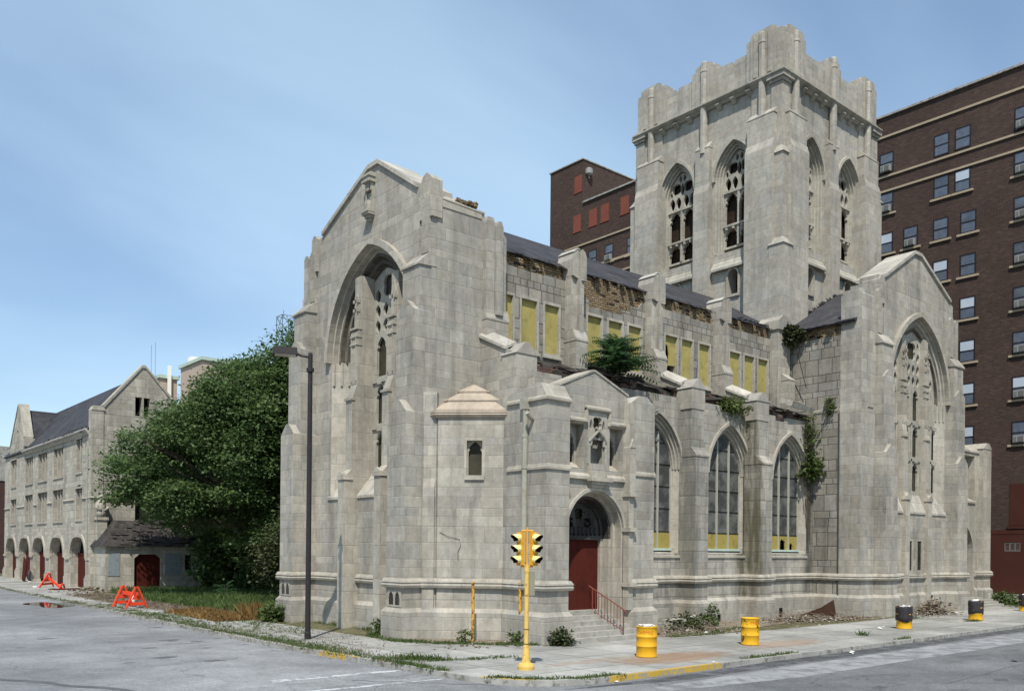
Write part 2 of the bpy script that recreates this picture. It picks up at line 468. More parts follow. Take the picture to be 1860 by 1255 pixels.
M['slate_old'] = slate_mat('old_brown_slate', [(.032, .028, .024, 1), (.055, .048, .042, 1), (.022, .019, .017, 1)], .28, .16)

M['board'] = plain('yellow_painted_board', rgb(154, 143, 86), .8, .15, nscale=1.6, var=.16, nmix=rgb(130, 120, 76), nlo=.5, nhi=.75, world=True)
M['board2'] = plain('weathered_yellow_board', rgb(150, 136, 74), .8, .15, nscale=1.5, var=.14, nmix=rgb(128, 114, 66), nlo=.52, nhi=.7, world=True)
M['red_door'] = plain('red_painted_plywood', rgb(74, 30, 23), .88, .12, nscale=1.1, var=.18, nmix=rgb(58, 27, 21), nlo=.5, nhi=.7, world=True)
M['red_dull'] = plain('dull_red_brown_panel', rgb(68, 38, 31), .85, .15, nscale=.8, var=.14, world=True)
M['red_board'] = plain('brick_red_panel', rgb(118, 66, 53), .8, .2, nscale=.8, var=.12, world=True)
M['rail_red'] = plain('rusty_red_iron', rgb(120, 62, 52), .65, .3, nscale=14, var=.25, nmix=rgb(70, 45, 38))
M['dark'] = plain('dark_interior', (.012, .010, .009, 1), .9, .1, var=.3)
M['louvre'] = plain('dark_wood_louvres', (.03, .02, .014, 1), .9, .1, nscale=4, var=.4, world=True)
M['white_frame'] = plain('pale_window_bar', rgb(160, 158, 146), .6, .3, nscale=6, var=.1)
M['green_sill'] = plain('pale_green_sill', rgb(172, 188, 176), .7, .2, nscale=6, var=.12)
M['copper'] = plain('verdigris_pipe', rgb(150, 149, 136), .85, .15, nscale=2.2, var=.16, nmix=rgb(142, 136, 122), nlo=.45, nhi=.7, world=True)
M['pipe_dark'] = plain('dark_green_pipe', rgb(58, 62, 58), .7, .3, nscale=5, var=.2)
def glass_mat(name, c1, c2, rough=.2, spec=.5, sc=1.2):
    g = NG(name); P = g.geo()['Position']
    g.color(g.mix(g.mr(g.noise(P, sc, 4, .6), .38, .66, 0, 1), c1, c2))
    g.rough(g.mr(g.noise(P, 3.0, 3), .3, .7, rough * .7, rough * 1.5)); g.b.inputs['Specular IOR Level'].default_value = spec
    return g.mat
M['glass'] = glass_mat('clouded_glazing', (.045, .047, .044, 1), (.125, .125, .114, 1), .5, .3, 1.7)  # grey glazing, mottled reflections painted into its colour
M['glass_dark'] = glass_mat('dark_glass', (.016, .016, .015, 1), (.035, .032, .026, 1), .25, .5)
M['glass_olive'] = glass_mat('olive_backed_glass', (.05, .043, .025, 1), (.028, .024, .015, 1), .5, .3)
M['win_glass'] = glass_mat('window_pane_glass', (.05, .06, .075, 1), (.10, .12, .14, 1), .08, .8, .5)
M['blind'] = plain('white_window_blind', rgb(176, 186, 196), .35, .5, nscale=.8, var=.12, world=True)
M['curtain'] = plain('grey_window_curtain', rgb(86, 94, 106), .35, .5, nscale=3, var=.25, world=True)
M['win_frame'] = plain('dark_window_frame', (.014, .011, .011, 1), .6, .3, var=.2)
M['pale_sill'] = plain('pale_stone_band', rgb(158, 144, 122), .85, .2, nscale=2, var=.12, world=True)
M['ac'] = plain('pale_metal_unit', rgb(140, 140, 134), .5, .4, nscale=6, var=.1)
M['ac_grille'] = plain('grey_grille', rgb(105, 106, 102), .6, .3, var=.15)

# outdoors
g = NG('worn_asphalt'); P = g.geo()['Position']; X = g.xyz(P)
n1 = g.noise(P, .16, 5, .6); n2 = g.noise(P, 1.1, 6, .65); n3 = g.noise(P, 26, 4, .7); lane = g.mr(X[0], 13.5, 19, 1.0, .66)
n4 = g.noise(g.comb(g.m('MULTIPLY', X[0], .35), g.m('MULTIPLY', X[1], 1.6)), .7, 5, .6)
col = g.mix(g.mr(n1, .35, .68, 0, 1), (.185, .189, .192, 1), (.30, .304, .305, 1))
col = g.mix(g.mr(n4, .54, .74, 0, .65), col, (.13, .134, .138, 1))
col = g.scale(col, g.m('MULTIPLY', g.mr(n2, .25, .75, .80, 1.2, False), g.m('MULTIPLY', g.mr(n3, .25, .75, .62, 1.38, False), g.mr(g.noise(P, 7.0, 6, .75), .3, .7, .82, 1.18, False))))
vo = g.t.nodes.new('ShaderNodeTexVoronoi'); vo.feature = 'DISTANCE_TO_EDGE'; vo.inputs['Scale'].default_value = .22
dn = g.t.nodes.new('ShaderNodeVectorMath'); dn.operation = 'ADD'
nn = g.t.nodes.new('ShaderNodeTexNoise'); nn.inputs['Scale'].default_value = .9; nn.inputs['Detail'].default_value = 4
g.put(nn.inputs['Vector'], P); g.put(dn.inputs[0], P); g.put(dn.inputs[1], nn.outputs['Color']); g.put(vo.inputs['Vector'], dn.outputs[0])
col = g.scale(col, g.mr(vo.outputs['Distance'], 0.0, .008, .74, 1))
patch = g.noise(g.comb(g.m('MULTIPLY', X[0], 1.0), g.m('MULTIPLY', X[1], 2.2)), .9, 3, .5)
col = g.mix(g.mr(patch, .70, .715, 0, .7), col, (.09, .092, .095, 1))
g.color(g.scale(col, g.m('MULTIPLY', lane, .86))); g.rough(.88); g.bump(n3, .35, .01); M['asphalt'] = g.mat
M['tar'] = plain('dark_tar_patch', (.10, .102, .105, 1), .85, .2, nscale=3, var=.3, world=True)
M['line_white'] = plain('worn_white_paint', (.46, .47, .47, 1), .8, .2, nscale=2.2, var=.15, nmix=(.23, .235, .24, 1), nlo=.42, nhi=.58, world=True)
M['worn_band'] = plain('worn_pale_asphalt', (.27, .275, .278, 1), .85, .2, nscale=1.0, var=.2, nmix=(.16, .163, .166, 1), nlo=.42, nhi=.64, world=True)
M['gutter'] = plain('dark_gutter_asphalt', (.07, .071, .073, 1), .9, .2, nscale=1.4, var=.3, nmix=(.13, .132, .135, 1), nlo=.48, nhi=.66, world=True)

g = NG('old_concrete'); P = g.geo()['Position']; X = g.xyz(P)
def gridline(g, a, step, w):
    f = g.m('FRACT', g.m('DIVIDE', a, step)); return g.m('MULTIPLY', g.m('MINIMUM', f, g.m('SUBTRACT', 1.0, f)), step)
wob = g.m('MULTIPLY', g.m('SUBTRACT', g.noise(P, 1.6, 4), .5), .10)
gx = gridline(g, g.m('ADD', X[0], wob), 1.75, 0); gy = gridline(g, g.m('ADD', X[1], wob), 1.75, 0)
slab = g.white(g.comb(g.m('FLOOR', g.m('DIVIDE', X[0], 1.75)), g.m('FLOOR', g.m('DIVIDE', X[1], 1.75)), .5))
n1 = g.noise(P, .35, 5, .6); n2 = g.noise(P, 3.0, 6, .65); n3 = g.noise(P, 30, 3, .7)
col = g.mix(slab, (.27, .265, .24, 1), (.37, .362, .33, 1))
col = g.scale(col, g.m('MULTIPLY', g.mr(n1, .3, .7, .72, 1.12), g.m('MULTIPLY', g.mr(n2, .25, .75, .8, 1.15, False), g.mr(n3, .2, .8, .74, 1.2, False))))
col = g.scale(col, g.mr(g.m('MINIMUM', gx, gy), .008, .028, .32, 1))
col = g.mix(g.mr(g.noise(P, .8, 5, .65), .60, .72, 0, .5), col, (.17, .155, .12, 1))
# rust washed off the barrels
def blob(g, X, cx, cy, rx, ry):
    return g.m('ADD', g.m('POWER', g.m('DIVIDE', g.m('SUBTRACT', X[0], cx), rx), 2.0), g.m('POWER', g.m('DIVIDE', g.m('SUBTRACT', X[1], cy), ry), 2.0))
rust = g.m('MAXIMUM', g.mr(g.m('ADD', blob(g, X, 19.6, 15.9, 2.6, 1.0), g.m('MULTIPLY', g.m('SUBTRACT', n2, .5), 2.0)), .2, 1.1, .7, 0), g.mr(g.m('ADD', blob(g, X, 25.6, 16.2, 2.4, .9), g.m('MULTIPLY', g.m('SUBTRACT', n2, .5), 2.0)), .2, 1.1, .5, 0))
rust = g.m('MAXIMUM', rust, g.mr(g.m('ADD', blob(g, X, 17.2, 16.7, 2.2, .35), g.m('MULTIPLY', g.m('SUBTRACT', n2, .5), 2.0)), .2, 1.1, .35, 0))
col = g.mix(rust, col, (.25, .15, .08, 1))
g.color(col); g.rough(.9); g.bump(g.m('ADD', n2, g.m('MULTIPLY', n3, .4)), .4, .012); M['concrete'] = g.mat
M['kerb'] = plain('kerb_concrete', (.31, .30, .27, 1), .9, .2, nscale=2.5, var=.25, nmix=(.15, .14, .12, 1), nlo=.5, nhi=.66, world=True)
M['kerb_yellow'] = plain('yellow_kerb_paint', rgb(184, 150, 58), .75, .25, nscale=3, var=.15, nmix=(.30, .27, .20, 1), nlo=.47, nhi=.60, world=True)
M['step'] = plain('step_concrete', (.33, .315, .275, 1), .9, .2, nscale=2.5, var=.2, nmix=(.24, .23, .20, 1), nlo=.5, nhi=.7, bump=.3, world=True)
M['dirt'] = plain('dry_dirt', (.19, .155, .115, 1), .95, .1, nscale=2.2, var=.35, nmix=(.29, .26, .21, 1), nlo=.5, nhi=.66, bump=.8, world=True)
M['lot'] = plain('lot_soil', (.10, .095, .05, 1), .95, .1, nscale=1.1, var=.4, nmix=(.17, .14, .09, 1), nlo=.5, nhi=.66, bump=.8, world=True)
M['ground'] = plain('plain_ground', (.13, .125, .10, 1), .95, .1, nscale=.05, var=.2, world=True)
g = NG('still_water'); g.color((.02, .022, .022, 1)); g.rough(.03); g.b.inputs['Specular IOR Level'].default_value = .8; g.bump(g.noise(g.geo()['Position'], 4.0, 2), .06, .01); M['water'] = g.mat

def leaf_mat(name, a, b, c, trans=.35):
    g = NG(name); r = g.geo()['Random Per Island']; n = g.noise(g.geo()['Position'], .55, 4)
    col = g.ramp(g.m('ADD', g.m('MULTIPLY', r, .55), g.m('MULTIPLY', g.mr(n, .3, .7, 0, 1), .45)), [(0, a), (.5, b), (.85, c), (1, tuple(min(1, q * 1.25) for q in c[:3]) + (1,))])
    g.color(col); g.rough(.6); g.b.inputs['Specular IOR Level'].default_value = .3
    tr = g.t.nodes.new('ShaderNodeBsdfTranslucent'); g.put(tr.inputs[0], g.scale(col, 1.3))
    mxs = g.t.nodes.new('ShaderNodeMixShader'); mxs.inputs[0].default_value = trans
    g.t.links.new(g.b.outputs[0], mxs.inputs[1]); g.t.links.new(tr.outputs[0], mxs.inputs[2]); g.t.links.new(mxs.outputs[0], g.out.inputs[0])
    return g.mat
M['leaf'] = leaf_mat('tree_leaves', (.045, .078, .026, 1), (.078, .13, .041, 1), (.13, .19, .062, 1), .35)
M['leaf_olive'] = leaf_mat('olive_bush_leaves', (.026, .034, .012, 1), (.045, .058, .020, 1), (.08, .095, .035, 1), .25)
M['leaf_sapling'] = leaf_mat('sapling_leaves', (.025, .055, .022, 1), (.045, .095, .036, 1), (.07, .14, .055, 1))
M['leaf_vine'] = leaf_mat('vine_leaves', (.045, .070, .018, 1), (.075, .105, .028, 1), (.12, .15, .05, 1))
M['weed'] = leaf_mat('weed_blades', (.045, .075, .02, 1), (.075, .115, .03, 1), (.13, .165, .055, 1))
M['lot_grass'] = leaf_mat('lot_grass_blades', (.05, .085, .022, 1), (.08, .13, .035, 1), (.13, .18, .06, 1))
M['dry_weed'] = leaf_mat('dry_rust_weeds', (.12, .07, .022, 1), (.21, .125, .04, 1), (.34, .21, .075, 1))
M['dead_brush'] = leaf_mat('dead_brush', (.12, .09, .065, 1), (.19, .15, .105, 1), (.28, .23, .17, 1), .1)
M['bark'] = plain('rough_bark', (.085, .068, .052, 1), .95, .1, nscale=7, var=.45, bump=1.0, world=True)
M['yellow_drum'] = plain('yellow_drum_paint', rgb(212, 160, 26), .55, .35, nscale=2.4, var=.10, nmix=rgb(200, 150, 34), nlo=.5, nhi=.75)
M['yellow_rusty'] = plain('rust_spotted_yellow_paint', rgb(208, 158, 30), .6, .3, nscale=3.2, var=.1, nmix=rgb(50, 34, 20), nlo=.60, nhi=.625)
M['black_drum'] = plain('dusty_black_plastic', rgb(46, 42, 44), .55, .35, nscale=5, var=.3)
M['signal_yellow'] = plain('faded_signal_yellow', rgb(206, 172, 92), .65, .25, nscale=5, var=.14, nmix=rgb(160, 112, 50), nlo=.56, nhi=.66)
M['signal_body'] = plain('signal_housing_yellow', rgb(206, 150, 40), .6, .3, nscale=6, var=.16)
M['visor'] = plain('pale_visor_yellow', rgb(226, 212, 142), .6, .3, nscale=6, var=.08)
M['black'] = plain('flat_black', (.014, .012, .011, 1), .7, .2, var=.3)
M['grey_box'] = plain('grey_signal_box', rgb(128, 126, 108), .7, .3, nscale=4, var=.1)
M['grey_panel'] = plain('pale_grey_backplate', rgb(176, 170, 160), .7, .3, nscale=6, var=.1)
M['lens_dark'] = plain('unlit_lens', (.05, .02, .015, 1), .2, .5, var=.2)
M['lamp_dark'] = plain('dark_bronze_metal', rgb(38, 34, 36), .55, .35, nscale=5, var=.2, nmix=rgb(78, 50, 40), nlo=.6, nhi=.7)
M['lamp_lens'] = plain('lamp_lens', rgb(170, 160, 146), .3, .5, var=.1)
M['post_yellow'] = plain('rusting_yellow_post', rgb(196, 148, 48), .7, .3, nscale=5, var=.2, nmix=rgb(96, 62, 34), nlo=.48, nhi=.6)
M['barricade'] = plain('orange_barricade_paint', rgb(222, 66, 34), .6, .3, nscale=5, var=.12, nmix=rgb(180, 50, 30), nlo=.55, nhi=.7)
M['rust_steel'] = plain('rusty_plate', rgb(58, 38, 26), .9, .2, nscale=5, var=.35)
M['paper'] = plain('white_litter', rgb(222, 220, 212), .8, .2, nscale=8, var=.1)
g = NG('rubble_stone'); r = g.geo()['Random Per Island']
g.color(g.scale(g.ramp(r, [(0, (.07, .05, .035, 1)), (.35, (.15, .115, .08, 1)), (.7, (.22, .185, .14, 1)), (.93, (.30, .27, .225, 1)), (1, (.5, .48, .44, 1))]), g.mr(g.noise(g.geo()['Position'], 6, 4), .3, .7, .75, 1.2)))
M['rubble'] = g.mat
M['pale_rubble'] = plain('pale_rubble_stone', (.33, .31, .27, 1), .95, .1, nscale=5, var=.3, bump=.5, world=True)
M['letter_red'] = plain('faded_red_lettering', rgb(176, 84, 30), .7, .2, nscale=30, var=.2)
M['letter_red2'] = plain('red_lettering', rgb(190, 70, 30), .7, .2, nscale=30, var=.2)
M['steel_grey'] = plain('grey_steel', rgb(92, 104, 120), .6, .4, var=.1)
M['mast_red'] = plain('mast_red_paint', rgb(170, 140, 150), .6, .3, var=.1)
M['pale_wall'] = plain('pale_render', rgb(172, 156, 140), .85, .2, nscale=.3, var=.08, world=True)
M['white_wall'] = plain('white_render', rgb(226, 226, 214), .85, .2, nscale=.3, var=.08, world=True)
M['plywood'] = plain('pale_plywood', rgb(128, 136, 138), .8, .2, nscale=3, var=.12, nmix=rgb(90, 96, 98), nlo=.6, nhi=.63, world=True)
M['grey_pane'] = plain('dusty_hall_glazing', rgb(112, 100, 84), .4, .4, nscale=1.4, var=.25, world=True)
M['blue'] = plain('dark_blue_paint', rgb(38, 42, 84), .5, .4, var=.2)
# ------------------------------------------------------------------ the church
church = thing('church', 'large abandoned gothic limestone church with square tower and boarded clerestory', 'church', (24, 26, 0))
church_inv = Matrix.Translation((-24, -26, 0))
def cbuild(mb, name, mats, parent=church, **k):
    o = mb.build(name, mats, parent, **k)
    o.matrix_parent_inverse = church_inv if parent is church else Matrix.Identity(4)
    return o
def subbuild(mb, name, mats, parent, **k): return mb.build(name, mats, parent, **k)

def great_front(P, c):
    """gable front with a deep recessed window: c holds its measurements (u along, z up)"""
    ds = c.get('ds', 1.0)
    u0, ah, zs, rise, zb = c['ac'], c['ah'], c['zs'], c['rise'], c['zb']
    # gable wall
    w = MB(); w.plate(P, c['outline'], [opening(u0, ah - .12, zb, zs, rise - .12, 12)], -.95, 0)
    wall = cbuild(w, 'front_wall', M['stone'])
    # coping
    cp = MB()
    (a, az), (b1, bz), (b2, _), (e, ez) = c['rake']
    for (p, pz, q, qz) in ((a, az, b1, bz), (b2, bz, e, ez)):
        cp.prism(P, [(p, pz - .02), (q, qz - .02), (q, qz + .14), (p, pz + .14)], -1.45, .1)
    cp.prism(P, [(b1, bz - .02), (b2, bz - .02), (b2, bz + .14), (b1, bz + .14)], -1.45, .1)
    cbuild(cp, 'gable_coping', M['coping'])
    # arch mouldings
    am = MB()
    am.ring(P, arch(u0, ah + .1, zs, rise + .12, 14), arch(u0, ah - .13, zs, rise - .13, 14), -.05, .2)
    st = [(ah - .12 - .105 * i) for i in range(7)]
    for i in range(6):
        A = arch(u0, st[i] + .004, zs, rise - .13 - .115 * i, 14); B = arch(u0, st[i + 1], zs, rise - .13 - .115 * (i + 1), 14)
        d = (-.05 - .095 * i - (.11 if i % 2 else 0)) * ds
        am.cm = 1 if i >= c.get('soot', 2) else 0  # inner orders take the stone with the recess shade painted into its colour
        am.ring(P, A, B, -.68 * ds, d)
        am.cm = 0
    i6 = st[6]
    for sg in (-1, 1):
        am.prismz(P, [(u0 + sg * (ah - .1), -.02), (u0 + sg * (ah - .1), -.68 * ds), (u0 + sg * i6, -.68 * ds)], zb - .2, zs + .01)
        for i in (1, 3, 5):                      # roll shafts down the splay
            f = i / 6.0; uu = u0 + sg * (ah - .1 + (i6 - ah + .1) * f)
            am.pbox(P, uu - .05, uu + .05, zs - .9, zs + .02, (-.66 * f - .02) * ds, (-.66 * f + .05) * ds)
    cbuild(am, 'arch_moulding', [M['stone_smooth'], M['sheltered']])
    # sill
    s = MB(); s.wedge(P, u0 - ah, u0 + ah, zb - .1, zb + .95, -.7 * ds, .05, .1)
    cbuild(s, 'window_sill', M['coping'])
    # window plates between the mullion piers
    k = c['k']
    def zz(z): return 3 + (z - 3) * k
    fins = sorted(c['fins']); edges = [u0 - i6 - .25]
    for fu, fw in fins: edges += [fu - fw / 2, fu + fw / 2]
    edges.append(u0 + i6 + .25)
    def archtop(u):
        t = min(abs(u - u0) / (i6 + .05), 1)
        Rr = ((i6) ** 2 + (rise - .8) ** 2) / (2 * i6)
        x = min(abs(u - u0), i6) 
        return zs + math.sqrt(max(0, Rr * Rr - (x + Rr - i6) ** 2))
    win = None
    for bi in range(3):
        a, b = edges[2 * bi] + .01, edges[2 * bi + 1] - .01
        zt = zs + rise - .75
        holes = []; wdt = b - a; zlim = min(archtop(a), archtop(b)); n = 2
        lw = wdt / n
        for i in range(n):
            cu = a + lw * (i + .5); h = lw * .31
            ch = min(archtop(cu - h), archtop(cu + h))
            for (q0, q1) in ((6.05, 7.42), (7.72, 9.18), (9.5, 11.0)):
                if zz(q1) < ch - .15: holes.append(cusp(cu, h, zz(q0), zz(q1)))
        def put(shape, cu_, hw, ztop):
            if ztop < min(archtop(cu_ - hw), archtop(cu_ + hw)) - .04: holes.append(shape)
        cu = (a + b) / 2
        nt = 4 if bi == 1 else 3
        tw_ = wdt / nt
        for r_, q in enumerate((11.14, 11.72, 12.3)):
            for i in range(nt):
                ch = a + tw_ * (i + .5)
                if bi == 1 and r_ == 2 and i in (1, 2): continue
                put(dagger(ch, zz(q), zz(q) + .52 * k, tw_ * .34, (.06 if i % 2 else -.06)), ch, tw_ * .34, zz(q) + .52 * k)
        if bi == 1:
            rf = min(.46, wdt * .25) * (1.12 if ds < 1 else 1)
            holes.append(foil(cu, zz(12.85), rf, 4, n=28, depth=.22))
            for sg in (-1, 1):
                put(dagger(cu + sg * wdt * .36, zz(12.9), zz(13.35), .11, sg * -.06), cu + sg * wdt * .36, .1, zz(13.35))
            put(dagger(cu, zz(13.38), zz(13.72), .11), cu, .1, zz(13.72))
        else:
            sg = 1 if bi == 0 else -1
            put(foil(cu + sg * .14, zz(13.0), .17, 3, n=18), cu + sg * .14, .18, zz(13.17))
        wm = MB(); wm.plate(P, rect(a, b, zb + .2, zt), holes, -.64 * ds - .1, -.64 * ds)
        for i in range(1, n):                 # mullions, transoms
            wm.pbox(P, a + lw * i - .06, a + lw * i + .06, zb + .5, zz(11.0), -.64 * ds, -.64 * ds + .07)
        for q in (7.5, 9.26):
            wm.pbox(P, a, b, zz(q), zz(q) + .12, -.64 * ds, -.64 * ds + .07)
        for i in range(n):
            cu = a + lw * (i + .5)
            for q in (7.5, 9.26):             # cusped hoods over the lights
                wm.pbox(P, cu - .12, cu + .12, zz(q) - .08, zz(q), -.64 * ds, -.64 * ds + .11)
        w1 = cbuild(wm, 'great_window', M['tracery'])
        gm = MB(); gm.pbox(P, a, b, zb + .2, zt, -.64 * ds - .16, -.64 * ds - .125)
        subbuild(gm, 'window_glass', M['glass_olive'] if bi == 1 else M['glass_dark'], w1)
    # the projecting mullion piers
    for fu, fw in fins:
        f = MB(); x0, x1 = fu - fw / 2, fu + fw / 2
        fr = c['fin_front']
        f.prismu(P, [(-.7, -.2), (fr[0], -.2), (fr[0], zz(5.62)), (fr[1], zz(5.95)), (fr[1], zz(8.6)), (fr[2] - .02, zz(9.2)), (fr[2], zz(9.2)),
                     (fr[2], zz(11.15)), (fr[3], zz(11.35)), (fr[3], archtop(fu) + .3), (-.7, archtop(fu) + .3)], x0, x1)
        um = fu
        f.prism(P, [(x0 - .04, zz(5.55)), (x1 + .04, zz(5.55)), (x1, zz(5.72)), (um, zz(5.86)), (x0, zz(5.72))], fr[1] - .05, fr[0] + .05)
        f.prism(P, [(x0 - .03, zz(8.55)), (x1 + .03, zz(8.55)), (x1 + .03, zz(8.64)), (x0 - .03, zz(8.64))], fr[1] - .1, fr[1] + .06)
        for sgn in (x0 + .06, x1 - .06):       # slender shafts on the face
            f.pbox(P, sgn - .03, sgn + .03, zz(9.3), zz(11.1), fr[2], fr[2] + .035)
        top = archtop(fu) - .35
        for q in (10.65, 10.95, 11.25):
            if zz(q) < top: f.pbox(P, x0 - .025, x1 + .025, zz(q), zz(q) + .07, fr[3] - .02, fr[2] + .05)
        f.prism(P, [(x0 + .08, zz(11.3)), (x1 - .08, zz(11.3)), (x1 - .08, zz(12.2)), (um, zz(12.6)), (x0 + .08, zz(12.2))], fr[3], fr[3] + .07)
        q = 12.0
        while zz(q) < top:
            for du in (-.13, 0, .13):
                cz = zz(q) + (.12 if du == 0 else 0)
                f.hexa([P(um + du + a * .045, cz + b * .06, fr[3] + .02 + e * .11) for b, e in ((-1, 0), (1, 0)) for a, e in ((-1, 0), (1, 0), (1, 1), (-1, 1))])
            q += .34
        cbuild(f, 'mullion_pier', M['stone_smooth'])
    # stepped corner buttresses
    for (a, b) in c['butt']:
        t = MB(); fr = c['butt_front']
        t.pbox(P, a, b, -.25, zz(7.55), -.4, fr[0]); t.gablet(P, a, b, zz(7.55), .42, -.4, fr[0], .12)
        t.pbox(P, a + .03, b - .03, zz(7.5), zz(10.98), -.4, fr[1]); t.gablet(P, a + .03, b - .03, zz(10.98), .36, -.4, fr[1], .1)
        t.pbox(P, a + .05, b - .05, zz(10.9), zz(12.55), -.4, fr[2])
        t.prismu(P, [(-.4, zz(12.55)), (fr[2] + .06, zz(12.50)), (fr[2] + .06, zz(12.57)), (0.05, zz(13.02)), (-.4, zz(13.02))], a + .0, b + .04)
        t.pbox(P, a + .06, a + .46, zz(13.0), zz(14.9), -.4, .12)
        t.gablet(P, a + .06, a + .46, zz(14.9), .16, -.4, .12, .08)
        t.pbox(P, b - .42, b - .04, zz(13.0), zz(14.9), -.4, .06); t.gablet(P, b - .42, b - .04, zz(14.9), .14, -.4, .06, .08)
        cbuild(t, 'stepped_buttress', M['stone'])
    return wall

# ---- west front -----------------------------------------------------
PW = FX(17.1)
great_front(PW, dict(
    outline=[(24.37, -.2), (33.3, -.2), (33.3, 14.75), (32.32, 14.75), (32.32, 15.45), (31.95, 15.55), (28.45, 17.1), (27.75, 17.1), (25.25, 15.45), (24.95, 15.45), (24.95, 14.95), (24.37, 14.95)],
    rake=[(31.95, 15.55), (28.45, 17.1), (27.75, 17.1), (25.2, 15.45)],
    ac=28.2, ah=3.15, zs=10.3, rise=4.05, zb=4.98, k=1.0, fins=[(29.27, .46), (26.72, .44)],
    fin_front=(.6, .3, .1, -.06), butt=[(24.35, 25.45), (32.4, 33.52)], butt_front=(1.0, .7, .48)))
b = MB()                                     # pinnacle blocks at the gable feet
b.box(17.02, 17.45, 24.27, 25.0, 14.2, 15.45); b.prism(FX(17.02), [(24.27, 15.45), (24.95, 15.45), (24.85, 15.62), (24.63, 15.74), (24.42, 15.62)], -.43, 0)
cbuild(b, 'gable_kneeler', M['stone_smooth']); b = MB()
b.box(17.0, 18.1, 32.3, 32.75, 14.2, 15.5); b.gablet(FX(17.0), 32.3, 32.75, 15.5, .16, -1.1, 0, .08)
cbuild(b, 'gable_kneeler', M['stone_smooth'])
# carved niche under the gable apex
n = MB(); Pn = PW
n.prism(Pn, [(28.06, 13.15 + 1.9), (28.46, 15.05), (28.44, 15.55), (28.08, 15.55)], 0, .06)
for z0, z1, w, d in ((16.3, 16.42, .26, .30), (16.14, 16.3, .22, .26), (16.02, 16.14, .26, .30)): n.pbox(Pn, 28.27 - w, 28.27 + w, z0, z1, 0, d)
for i in range(4): n.pbox(Pn, 28.08 + .11 * i, 28.15 + .11 * i, 15.6, 16.04, 0, .2 if i in (1, 2) else .16)
for i in range(4): n.pbox(Pn, 28.03 + .125 * i, 28.12 + .125 * i, 16.42, 16.52, 0, .22)
n.pbox(Pn, 28.02, 28.09, 14.55, 15.7, 0, .12); n.pbox(Pn, 28.45, 28.52, 14.55, 15.7, 0, .12)
n.pbox(Pn, 28.02, 28.52, 14.42, 14.55, 0, .32)
n.lathe((16.98, 28.27, 14.55), [(.17, 0), (.18, .3), (.15, .5), (.06, .55)], 10)
for i in range(3): n.pbox(Pn, 28.27 - .24 + .07 * i, 28.27 + .24 - .07 * i, 14.30 - .14 * i, 14.43 - .14 * i, 0, .28 - .08 * i)
n.v = [(x, y, 15.1 + (z - 14.02) * .70) for x, y, z in n.v]
no = cbuild(n, 'carved_niche', M['tracery'])
q = MB(); q.pbox(Pn, 28.09, 28.45, 15.80, 16.2, 0.005, .045); subbuild(q, 'niche_recess', M['louvre'], no)
# body behind the front and its south face
b = MB()
b.prism(FX(18.06), [(24.36, -.2), (33.3, -.2), (33.3, 14.7), (31.9, 15.4), (28.45, 16.95), (27.75, 16.95), (25.2, 15.3), (24.95, 14.9), (24.36, 14.9)], -1.3, 0)
b.box(17.3, 19.3, 24.345, 24.9, -.2, 14.9)
cbuild(b, 'nave_front_block', M['stone'])
b = MB(); b.hexa([(17.15, 24.30, 14.9), (19.28, 24.30, 14.82), (19.28, 25.2, 14.82), (17.15, 25.2, 14.9), (17.15, 24.36, 15.02), (19.2, 24.42, 14.92), (19.1, 25.2, 15.22), (17.15, 25.2, 15.3)])
b.box(17.12, 19.2, 24.32, 24.6, 14.62, 14.9)
cbuild(b, 'parapet_coping', M['stone_smooth'])
# blind tracery panels at the foot of the buttresses
for y0 in (24.5, 32.55):
    b = MB(); b.plate(FX(16.1), rect(y0, y0 + .82, 1.05, 1.6), [cusp(y0 + .22, .15, 1.1, 1.56), cusp(y0 + .6, .15, 1.1, 1.56)], 0, .025)
    o = cbuild(b, 'blind_tracery', M['stone_smooth'])
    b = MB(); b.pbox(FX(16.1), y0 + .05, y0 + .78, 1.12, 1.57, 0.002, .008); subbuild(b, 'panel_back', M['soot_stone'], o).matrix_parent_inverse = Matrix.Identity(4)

# ---- stair turret in the corner ---------------------------------------
PD = FD(17.92, 23.18)                        # diagonal face, u=0 at its middle
tu = MB()
tu.plate(PD, rect(-1.1, 1.1, -.2, 7.4), [rect(-.14, .40, 5.42, 6.62)], -.35, .0)
tu.prismz(PD, [(-1.1, -.35), (1.1, -.35), (1.1, -1.0), (-1.1, -1.0)], -.2, 7.4)
tu.prismz(PD, [(-1.1, -.02), (-1.35, -.3), (-1.35, -1.0), (-1.1, -1.0)], -.2, 7.4)
tu.prismz(PD, [(-1.62, -.06), (-1.16, -.06), (-1.16, -.6), (-1.62, -.6)], -.2, 8.25)   # slim buttress beside it
tu.prismu(PD, [(-.3, 5.0), (.05, 5.0), (.05, 5.05), (-.06, 5.35), (-.3, 5.35)], -1.6, -1.2); tu.pbox(PD, -1.6, -1.2, -.2, 5.0, -.3, .05)
turret = cbuild(tu, 'stair_turret', M['stone'])
r = MB()
def trp(s, z, o=0.0):                        # roof outline shrinking towards its apex
    pts = [(-1.36, -.9), (-1.36, -.28), (-1.1, .0), (1.1, .0), (1.36, -.28), (1.36, -.9)]
    ap = (-.05, -1.15)
    return [PD(ap[0] + (u + (o if u > 0 else -o) - ap[0]) * s, z, ap[1] + (d + o - ap[1]) * s) for u, d in pts]
r.loft(trp(1, 7.36, .06), trp(1, 7.46, .13)); r.loft(trp(1, 7.46, .13), trp(1, 7.52, .09)); r.loft(trp(1, 7.52, .12), trp(1, 7.60, .12))
